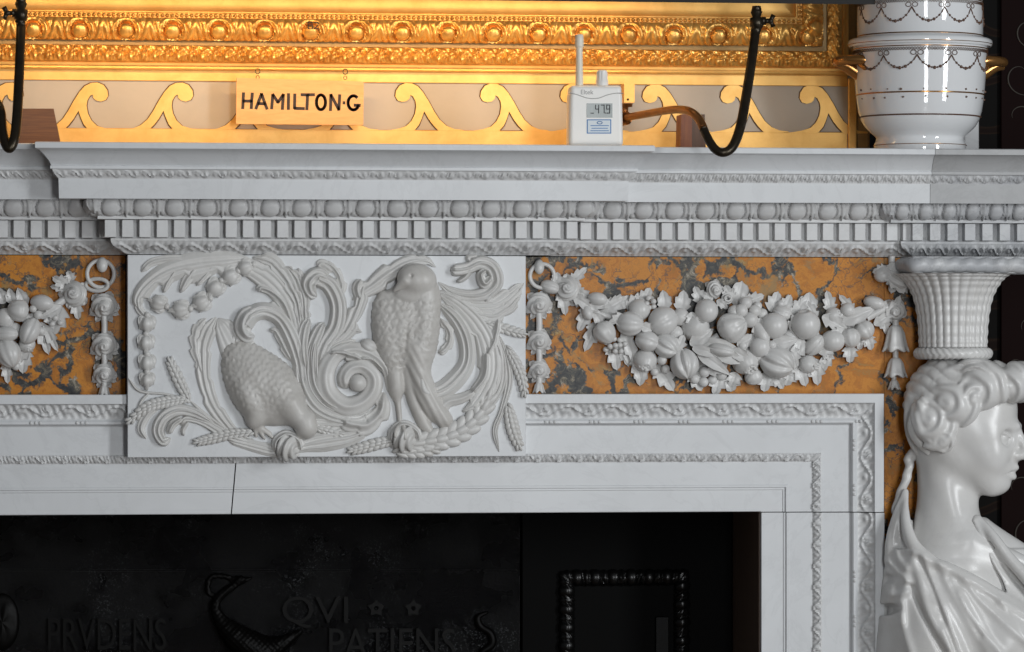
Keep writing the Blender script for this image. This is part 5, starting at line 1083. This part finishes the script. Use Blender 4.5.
K82 = lambda P: [(306.2+(x_-308.5)*1.25, 24.6+(y_-25)*1.1) for x_, y_ in P]
strokes(mb, [K82(q_) for q_ in [[(308.5, 25), (311.5, 25), (311.5, 27.6), (308.5, 27.6), (308.5, 31), (311.8, 31), (311.8, 27.6)], [(308.5, 25), (308.5, 27.6)], [(313.2, 25.2), (316.4, 25.2), (316.4, 27.6), (313.2, 31), (317, 31)]]], .9, Yp, 30.4, 31.2)
mb.build('painted_number', M['ink'], pf, flat=True)
# ================================================================== gilded dado with running scroll
dp = empty('scroll_panel', 'pale painted wall panel with a gilded running wave scroll just above the shelf', 'wall panel', (X(420, Yw), Yw, zc(-100, 146)))
z0 = zs
V, F = box(X(-420, Yw), X(858, Yw), Yw-1*U, Yw+2*U, z0, Z(72, Yw)); mesh('field', V, F, M['field'], dp, flat=True)
xr = X(847, Yw)
V, F = box(X(-420, Yw), xr, Yw-3.2*U, Yw-.9*U, Z(82.3, Yw), Z(71, Yw), .6*U); mesh('upper_fillet', V, F, M['goldflat'], dp, 30)
V, F = box(X(-420, Yw), xr, Yw-3.0*U, Yw-.9*U, z0, Z(129.5, Yw), .6*U); mesh('lower_fillet', V, F, M['goldflat'], dp, 30)
V, F = box(X(847.5, Yw), X(856, Yw), Yw-4.5*U, Yw-.9*U, z0, Z(74, Yw), 1*U); mesh('end_fillet', V, F, M['goldflat'], dp, 30)
V, F = box(X(856.5, Yw), X(868, Yw), Yw-2*U, Yw+8*U, z0, Z(-330, Yw), 1*U); tag(mesh('trim_1', V, F, M['golddull'], None, 30), kind='structure')
wv = [(480, 506), (517, 502), (549, 489), (577, 465), (599, 432), (620, 394), (643, 358), (664, 335), (688, 323), (714, 321), (738, 331), (753, 352), (756, 374), (746, 390), (728, 396), (709, 392), (698, 382), (695, 368), (684, 374), (674, 392), (671, 412), (676, 442), (690, 470), (712, 491), (745, 501), (790, 508), (820, 509), (820, 513), (480, 513)]
hole = [(639, 432), (620, 464), (602, 487), (580, 509), (680, 509), (660, 486), (648, 459)]
def curve(P, keep=()):
    return [tuple(q) for q in P]
for cx, s in ((-154, 1), (-239, 1), (16, 1), (101, 1), (186, 1), (271, 1), (317, -1), (402, -1), (487, -1), (567, -1), (649, -1), (727, -1), (806, -1), (-69, 1)):
    kx = 3.94*(1 if s > 0 else 1.03)
    tr = lambda P: [(cx+s*((x_-728)/kx), (y_)/3.94+1.2+(0 if cx < 300 else (cx-300)*.0045)) for x_, y_ in P]
    V, F = poly_prism(tr(wv), [tr(hole)], Yw, .5, 2.8); o = mesh('wave_scroll', V, F, M['goldflat'], dp, flat=True)
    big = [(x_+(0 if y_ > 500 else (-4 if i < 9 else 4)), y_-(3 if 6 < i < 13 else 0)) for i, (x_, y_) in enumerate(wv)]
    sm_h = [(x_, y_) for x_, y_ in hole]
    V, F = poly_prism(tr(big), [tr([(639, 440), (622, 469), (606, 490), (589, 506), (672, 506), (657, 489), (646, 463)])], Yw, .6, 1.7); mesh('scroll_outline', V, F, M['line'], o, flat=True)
# ================================================================== name board
Ys_ = Yw-26*U
sg = empty('name_board', 'small pale wooden board with dark painted lettering HAMILTON·G hung under the gilt frame', 'sign', (X(300, Ys_), Ys_, Z(125, Ys_)))
q = [(236.3, 78.2), (363.3, 82), (362.8, 125.4), (235.8, 124.2)]
V, F = poly_prism(q, [], Ys_, 0, 6); mesh('board', V, F, M['board'], sg, flat=True)
k = 6.827; tr = lambda P: [(230+a/k, 60+c/k) for a, c in P]
el = lambda cx, cy, rx, ry, a0, a1, n=22: [(cx+rx*math.cos(math.radians(a0+(a1-a0)*i/n)), cy-ry*math.sin(math.radians(a0+(a1-a0)*i/n))) for i in range(n+1)]
LT = [[(90, 228), (85, 332)], [(150, 230), (143, 332)], [(88, 283), (147, 283)], [(175, 334), (213, 234), (250, 336)], [(190, 300), (238, 302)], [(282, 334), (290, 238), (325, 292), (362, 238), (355, 338)],
      [(397, 234), (396, 338)], [(440, 236), (438, 332), (503, 334)], [(484, 240), (572, 240)], [(527, 240), (522, 340)], el(618, 291, 31, 50, 0, 360, 28), [(683, 346), (686, 240), (740, 342), (746, 242)], [(770, 295), (780, 295)],
      el(840, 295, 37, 48, 50, 330, 24)+[(868, 312)], [(846, 311), (884, 312)]]
mb = MB(); strokes(mb, [tr(l) for l in LT], 3.0, Ys_, 5.9, 6.25); mb.build('lettering', M['ink'], sg, flat=True)
for hx, hy in ((257.5, 71.5), (345, 72)):
    t = np.linspace(0, 2*PI, 21); mb = MB(); mb.add(*tube(L(hx+2.3*np.cos(t), hy+2.6*np.sin(t), 4, Ys_), .45*U, 6, False)); mb.add(*tube(L(hx+1.6*np.cos(t), hy+6+1.8*np.sin(t), 3, Ys_), .4*U, 6, False)); mb.build('hanging_ring', M['bronze'], sg)
# ================================================================== white data logger
Yl = -82*U
lg = empty('data_logger', 'white plastic climate monitor with stub aerial and small grey display standing on the shelf', 'monitor', (X(595, Yl), Yl, zs))
def zl(py): return Z(py, Yl, 595)
h = (143.2-86)*U
def f(px_, py_, z):
    x = (px_-594.5); y = (py_-115)*58.4/(PYS(595, Yl)-85.8)-(PYS(595, Yl)-144.2)/2*1.0
    qx = np.abs(x)-(27.2-4.5+.018*y-.6*(y < -20)); qy = np.abs(y)-(29.2-3.5); qz = np.abs(z)-(11-4)
    return np.sqrt(np.maximum(qx, 0)**2/1.0+np.maximum(qy, 0)**2*1.5+np.maximum(qz, 0)**2)+np.minimum(np.maximum(qx, np.maximum(qy, qz)), 0)-4.2
def sdf2(name, f, lo, hi, st, Y0, m, par, smooth=1): return sdf_mesh(name, f, lo, hi, st, Y0, m, par, smooth)
sdf2('case', f, (562, 82, -14), (627, 148, 14), 1.0, Yl, M['plastic'], lg, 2)
mb = MB(); w_ = W(579.3, 60, Yl)
prof = [(3.9*U, zl(87)), (3.9*U, zl(80)), (3.5*U, zl(66)), (3.3*U, zl(48)), (4.2*U, zl(47)), (4.3*U, zl(40)), (4.0*U, zl(35.5)), (3.4*U, zl(34.7)), (0, zl(34.6))]
V, F = lathe((w_[0], Yl), prof, 28); mesh('aerial', V, F, M['ivory'], lg, 40)
w_ = W(602, 60, Yl); mb = MB()
prof = [(6.2*U, zl(88)), (6.2*U, zl(81)), (5.6*U, zl(79.5)), (5.4*U, zl(73)), (4.8*U, zl(70.8)), (3.5*U, zl(70)), (0, zl(69.8))]
V, F = lathe((w_[0], Yl), prof, 48, lambda a, j, z: 1-.13*(math.cos(10*a) > .45)*(j in (2, 3))); mesh('sensor_cap', V, F, M['plastic'], lg, 40)
def rect(name, x0, y0, x1, y1, h0, h1, m): V, F = poly_prism([(x0, y0), (x1, y0), (x1, y1), (x0, y1)], [], Yl, h0, h1); return mesh(name, V, F, m, lg, flat=True)
rect('display', 585, 104, 610.8, 118.4, 10.6, 11.5, M['lcd'])
mb = MB(); seg7 = {'4': 'fgbc', '7': 'abc', '9': 'abcdfg'}
for i, (c, x0) in enumerate((('4', 594), ('7', 599.5), ('9', 605))):
    w2, h2 = 3.0, 8.0; y0 = 105.8; yy = y0+h2/2
    sgm = dict(a=[(x0, y0), (x0+w2, y0)], b=[(x0+w2, y0), (x0+w2, yy)], c=[(x0+w2, yy), (x0+w2, y0+h2)], d=[(x0, y0+h2), (x0+w2, y0+h2)], e=[(x0, yy), (x0, y0+h2)], f=[(x0, y0), (x0, yy)], g=[(x0, yy), (x0+w2, yy)])
    strokes(mb, [sgm[s_] for s_ in seg7[c]], .95, Yl, 11.4, 11.7)
strokes(mb, [[(603.6, 113.3), (603.8, 114)], [(589, 113.9), (592, 113.9)]], .9, Yl, 11.4, 11.7)
mb.build('digits', M['lcdink'], lg, flat=True)
rect('label_border', 585.2, 120, 609.6, 134.2, 10.8, 11.4, M['blue']); rect('label_sticker', 586.2, 121, 608.6, 133.2, 11.3, 11.6, M['paper'])
mb = MB(); strokes(mb, [[(589, 126.3), (607, 126.3)], [(590, 128.9), (606, 128.9)], [(589, 131.4), (607, 131.4)], el(598, 123.4, 2.6, 1.3, 0, 360, 10)], .75, Yl, 11.5, 11.8); mb.build('label_print', M['blue'], lg, flat=True)
text('case_logo', 'Eltek', 585.6, 92.8, 4.6, 12.5, Yl, 10.4, 11.5, mat('grey_print', (.33, .32, .31), .5), lg)
P = [(568, 93.5), (576, 95.5), (586, 98.8), (596, 99), (606, 95.6), (614, 94), (621.5, 94)]; A = np.array(P); V, F = tube(L(A[:, 0], A[:, 1], 10.9, Yl), .55*U, 6, True, 30); mesh('case_seam', V, F, mat('seam_grey', (.42, .41, .39), .5), lg)
# ================================================================== wood blocks
def wedge(name, pts, Y0, dep, m, label, cat):
    V, F = poly_prism(pts, [], Y0, 0, dep/U); return tag(mesh(name, V, F, m, None, flat=True), label, cat)
wedge('wooden_block', [(18, 111), (53.5, 111), (61, PYS(60, 5*U)), (14, PYS(14, 5*U))], 5*U, 40*U, M['wood'], 'brown wooden wedge on the shelf behind the pipe, below the first gilded wave', 'wooden block')
tb2 = empty('wooden_block', 'upright two-tone brown wooden block on the shelf behind the bent lamp pipe, beside the monitor', 'wooden block', (X(688, 20*U), 20*U, zs))
V, F = poly_prism([(676.5, 116), (687.2, 116), (687.2, PYS(688, 20*U)), (675.5, PYS(676, 20*U))], [], 20*U, 0, 30); mesh('light_half', V, F, M['redwood'], tb2, flat=True)
V, F = poly_prism([(687.4, 116), (700, 116), (701, PYS(700, 20*U)), (687.4, PYS(688, 20*U))], [], 20*U, 0, 29); mesh('dark_half', V, F, M['darkwood'], tb2, flat=True)
V, F = box(X(964.5, 40*U), X(979, 40*U), 40*U, 60*U, zs, Z(100, 40*U), .8*U); tag(mesh('stone_post', V, F, M['grey'], None, 30), 'short pale grey stone post on the shelf just behind the porcelain vase', 'stone post')
# ================================================================== porcelain ice pail
Yv = -6*U
vs = empty('porcelain_vase', 'white porcelain pail with gilt bands, painted swags and gold handles on the shelf', 'vase', (X(920, Yv), Yv, zs))
cv = W(920, 90, Yv); sv = 1.0
def zv(py): return float(W(920, py, Yv)[2])
PV = PYS(920, Yv); lowp = [(0, PV), (45, PV), (46.6, PV-.4), (46.8, 144.5), (45.2, 141.5), (44.6, 138.5), (45.6, 136.6), (50, 133), (56, 127), (60, 120), (62.5, 112), (64, 103), (65.5, 90), (66.6, 75), (67.3, 60), (67.8, 52), (68.5, 49.5), (67, 47), (60, 46)]
V, F = lathe((cv[0], cv[1]), [(r*U*.995, zv(y)) for r, y in lowp], 96); mesh('bowl', V, F, M['china'], vs, 50)
lid = [(60, 48.5), (71.5, 47.5), (73, 45), (72.8, 41.8), (70.5, 39.8), (65, 38.6), (63.6, 37), (63.5, 20), (63.0, 0), (62.5, -30), (61, -48), (62, -52), (60, -55), (40, -55)]
V, F = lathe((cv[0], cv[1]), [(r*U, zv(y)) for r, y in lid], 96); ld = mesh('liner', V, F, M['china'], vs, 50)
rl = lambda y: np.interp(y, [q[1] for q in lowp[::-1]], [q[0] for q in lowp[::-1]]) if y > 47 else np.interp(y, [q[1] for q in lid[::-1]], [q[0] for q in lid[::-1]])
def pv(th, y, e=.3):
    r = (rl(y)+e)*U; a = math.radians(th); return (cv[0]+r*math.sin(a), cv[1]-r*math.cos(a), zv(y))
def band(y0, y1, m, name, par, dots=0):
    mb = MB(); V = []
    for i in range(96):
        for k_, y in ((0, y0), (0, (y0+y1)/2), (0, y1)): V.append(pv(i*3.75, y, .22 if y != (y0+y1)/2 else .5))
    mb.add(V, gridF(96, 3, True, False))
    if dots:
        for i in range(dots): mb.add(*orb_raw(pv(i*360/dots, (y0+y1)/2, .3), (.75*U, .75*U, .75*U), 6, 4))
    return mb.build(name, m, par)
for y0, y1 in ((94.8, 96.2), ): band(y0, y1, M['chinagold'], 'gilt_band', vs)
band(116.8, 118.2, M['chinabrown'], 'gilt_band', vs, 120)
band(49.6, 50.6, M['chinagold'], 'gilt_band', vs); band(45.0, 45.6, M['chinagold'], 'gilt_band', vs); band(36.2, 37.4, M['chinagold'], 'gilt_band', ld); band(2.0, 3.2, M['chinagold'], 'gilt_band', ld); band(145.4, 146, M['chinagold'], 'gilt_band', vs)
def zig(y0, y1, par, n=150):
    mb = MB(); V = [pv(i*360/n, y0 if i % 2 else y1, .35) for i in range(n+1)]; mb.add(*tube(V, .35*U, 5, False)); mb.add(*tube([pv(i*360/n, y1 if i % 2 else y0, .35) for i in range(n+1)], .35*U, 5, False)); mb.build('lattice_border', M['chinabrown'], par)
zig(51.5, 54.5, vs); zig(4, 7, ld)
def swags(yt, dp_, par, ths):
    for th in ths:
        mb = MB()
        for i in range(13):
            u = i/12; y = yt+2+dp_*math.sin(PI*u)**.8; r = (.75+.75*math.sin(PI*u)*(i % 2 == 0)+.3*math.sin(PI*u))*U; mb.add(*orb_raw(pv(th+30*u, y, .15), (r, r*.6, r), 8, 6))
        mb.add(*tube([pv(th+30*u, yt+2+dp_*math.sin(PI*u)**.8, .25) for u in np.linspace(0, 1, 20)], .35*U, 5, False))
        for s_ in (-1, 1):
            t = np.linspace(0, 2*PI, 15); mb.add(*tube([pv(th+s_*(3+2.4*math.cos(a)), yt-1+2.2*math.sin(a), .3) for a in t], .4*U, 5, False))
            mb.add(*tube([pv(th+s_*q*.9, yt+1+q*1.6, .3) for q in np.linspace(0, 3.4, 6)], .45*U, 5, False))
        mb.build('painted_swag', M['chinabrown'], par)
swags(58, 12, vs, [-75, -45, -15, 15, 45, 75]); swags(10.5, 13, ld, [-80, -50, -20, 10, 40, 70])
for th in (-78, -62, -47, -30, -12, 8, 28, 45, 60, 72):
    for y in (91.5+rng.rand()*1.5, 99.5+rng.rand()*1.5): r = (.7+.6*rng.rand())*U; mesh('painted_sprig', *orb_raw(pv(th+rng.rand()*5, y, .1), (r*1.2, r*.5, r), 8, 5), M['chinabrown'], vs)
for s in (-1, 1):
    ax = lambda px, py, dy: (cv[0]+s*px*U, cv[1]+dy*U, zv(py)); mb = MB()
    mb.add(*tube([ax(62, 74, 0), ax(70, 69, 0), ax(78, 65, 0), ax(86, 63.5, 0)], [8*U, 7.5*U, 6.5*U, 6*U], 14, True, 16))
    for dy in (-14, 14): mb.add(*tube([ax(52, 66, dy*1.6-14*0), ax(62, 62, dy*1.5), ax(74, 61.5, dy*1.2), ax(84, 62, dy*.5), ax(86, 62.5, 0)], [4*U, 5.2*U, 5*U, 5.2*U, 4*U], 12, True, 24))
    for dy, py in ((-20, 57), (-24, 68), (-16, 62), (20, 57), (24, 68)): mb.add(*tube([ax(66, 62, dy*.6), ax(60, py+2, dy), ax(53, py, dy*1.4)], [4.4*U, 3.4*U, 1*U], 8, True, 10))
    mb.build('handle', M['chinagold'], vs)
# ================================================================== picture lamp on bent pipes
def pipeY(pts): return np.array([tuple(W(px, py, Y*U)) for px, py, Y in pts])
lp = empty('picture_lamp', 'long black picture lamp trough across the top edge, over the gilt frame', 'picture lamp', (X(500, -100*U), -100*U, Z(6, -100*U, 860)))
YL = -62*U; zb = Z(5.5, YL, 868); V = []; x0, x1 = X(-300, YL), X(872, YL)
ring = [(-14, 0), (-16, 6), (-15, 16), (-9, 24), (0, 27), (9, 24), (14, 17), (13, 16), (8, 22.5), (0, 25.3), (-8, 22.5), (-13.6, 15.5), (-14.5, 6), (-12.8, 0)]
for xx in (x0, x1): V += [(xx, YL+a*U, zb+c*U) for a, c in ring]
F = [(i, (i+1) % 14, 14+(i+1) % 14, 14+i) for i in range(14)]; mesh('reflector', V, F+[tuple(range(14)), tuple(range(27, 13, -1))], M['black'], lp, flat=True)
mb = MB()
for xx in (x0, x1-1.5*U):
    R_ = ring[:7]; v2 = [(xx, YL+a*U, zb+c*U) for a, c in R_]+[(xx+1.5*U, YL+a*U, zb+c*U) for a, c in R_]
    mb.add(v2, [tuple(range(7)), tuple(range(13, 6, -1))]+[(i, (i+1) % 7, 7+(i+1) % 7, 7+i) for i in range(7)])
mb.build('end_cap', M['black'], lp, flat=True)
for n_, xx in enumerate(np.linspace(X(20, YL), X(640, YL), 6)):
    V, F = tube([(xx-45*U, YL+1*U, zb+13*U), (xx+45*U, YL+1*U, zb+13*U)], 4*U, 12)
    mesh('tube_bulb', V, F, mat('warm_bulb_%d' % n_, (1, .8, .5), .4, emit=(1, .62, .27), estr=4), lp)
def joint(par, px, py, Y, s):
    mb = MB(); c = lambda dx, dy, dz=0: tuple(W(px+dx, py+dy, (Y+dz)*U))
    mb.add(*tube([c(0, -14), c(0, -9), c(0, -8), c(0, -3), c(0, -2), c(0, 7), c(0, 8), c(-1, 12)], [4.2*U, 5.2*U, 6*U, 4*U, 6.6*U, 6.6*U, 5*U, 4.8*U], 18))
    mb.build('pipe_joint', M['bronze'], par)
    mb = MB(); mb.add(*tube([c(5*s, 1), c(9*s, 1)], 4.2*U, 14)); mb.add(*tube([c(9*s, 1), c(13*s, 1)], 2.4*U, 12)); mb.add(*orb_raw(c(14*s, 1), (3.2*U, 3*U, 3.2*U), 12, 8))
    mb.add(*tube([c(14*s, 1), c(17*s, -5)], [1.8*U, 2.6*U], 10)); mb.add(*tube([c(14*s, 1), c(17*s, 7)], [1.8*U, 2.6*U], 10)); mb.build('wing_screw', M['bronze'], par)
b2 = empty('lamp_bracket', 'bent brown metal pipe hooking up from behind the monitor to the picture lamp', 'lamp bracket', tuple(W(723, 155, -150*U)))
pp = pipeY([(624, 118, 70), (640, 115, 30), (660, 111.5, -20), (678, 109.5, -70), (691, 112, -110), (700, 121, -130), (707, 137, -146), (715, 149, -154), (724, 152.5, -157), (733, 146, -154), (740, 128, -144), (745.5, 100, -128), (751, 65, -105), (755.5, 32, -76)])
nn2 = 90; Q = crom(pp, nn2); cut2 = 38
V, F = tube(Q[:cut2+1], [3.7*U, 4*U, 4.3*U], 18); o = mesh('lower_arm', V, F, M['copper'], b2)
V, F = tube(Q[cut2:], [4.3*U, 4.3*U, 4.8*U, 4.8*U, 4.6*U], 18); mesh('upper_arm', V, F, M['bronze'], b2)
joint(b2, 756.5, 20, -68, 1)
mb = MB(); mb.add(*tube(pipeY([(622, 119, 72), (627, 118, 66)]), 7*U, 16)); mb.add(*tube(pipeY([(625, 113, 66), (625, 107, 66), (625, 106.9, 66), (625, 104, 66)]), [3.4*U, 3.4*U, 7.5*U, 7.8*U], 16)); mb.build('elbow_fitting', M['copper'], b2)
V, F = poly_prism([(621, 85), (631.5, 85), (631.5, 104), (621, 104)], [], 90*U, 0, 22); pl = mesh('wall_plate', V, F, M['goldflat'], b2, flat=True)
V, F = orb_raw(tuple(W(628, 99.5, 67.5*U)), (1.2*U, 1*U, 1.2*U)); mesh('screw', V, F, M['bronze'], pl)
b1 = empty('lamp_bracket', 'nearly black bent pipe hooking up past the wooden wedge to the picture lamp', 'lamp bracket', tuple(W(8, 150, -150*U)))
pp = pipeY([(-60, 108, 80), (-40, 101, 0), (-14, 98, -60), (-4, 102, -105), (1, 112, -125), (2.5, 130, -142), (5.5, 144, -152), (10, 148, -155), (14.5, 138, -152), (17, 118, -140), (18.5, 90, -122), (20, 55, -100), (21, 26, -74)])
V, F = tube(crom(pp, 90), [4*U, 4.4*U, 4.4*U, 4.8*U, 4.8*U, 4.6*U], 18); mesh('arm', V, F, M['bronze'], b1)
joint(b1, 21, 12, -66, -1)
# ================================================================== light
def area(name, loc, tgt, sx, sy, pw, col, spread=180):
    ld_ = bpy.data.lights.new(name, 'AREA'); ld_.shape = 'RECTANGLE'; ld_.size = sx; ld_.size_y = sy; ld_.energy = pw; ld_.color = col; ld_.spread = math.radians(spread)
    o = bpy.data.objects.new(name, ld_); C.objects.link(o); o.location = loc; o.rotation_euler = (Vector(tgt)-Vector(loc)).to_track_quat('-Z', 'Y').to_euler(); return o
xm = (X(0, YL)+X(660, YL))/2
area('lamp_light', (xm, YL+6*U, zb+3*U), (xm, YL+70*U, zb-75*U), 660*U, 12*U, 1.6, (1, .62, .28), 150)
tx = X(700, 0)
for nm, az, z_, w_, h_, p_ in (('window_light_a', -2, 1.45, .5, 2.5, 64), ('window_light_b', 32, 1.75, .6, 2.5, 124)):
    a = math.radians(az); r = 4.8; area(nm, (X(920, 0)+r*math.sin(a), -r*math.cos(a), z_), (tx, 0, 1.2), w_, h_, p_*.9, (.95, .98, 1.0))
w = bpy.data.worlds.new('room'); bpy.context.scene.world = w; w.use_nodes = True; bg = w.node_tree.nodes['Background']; bg.inputs[0].default_value = (.88, .93, 1.0, 1); bg.inputs[1].default_value = .095
sc = bpy.context.scene; sc.view_settings.view_transform = 'Standard'; sc.view_settings.look = 'None'; sc.view_settings.exposure = 0; sc.view_settings.gamma = 1; sc.view_settings.use_curve_mapping = False
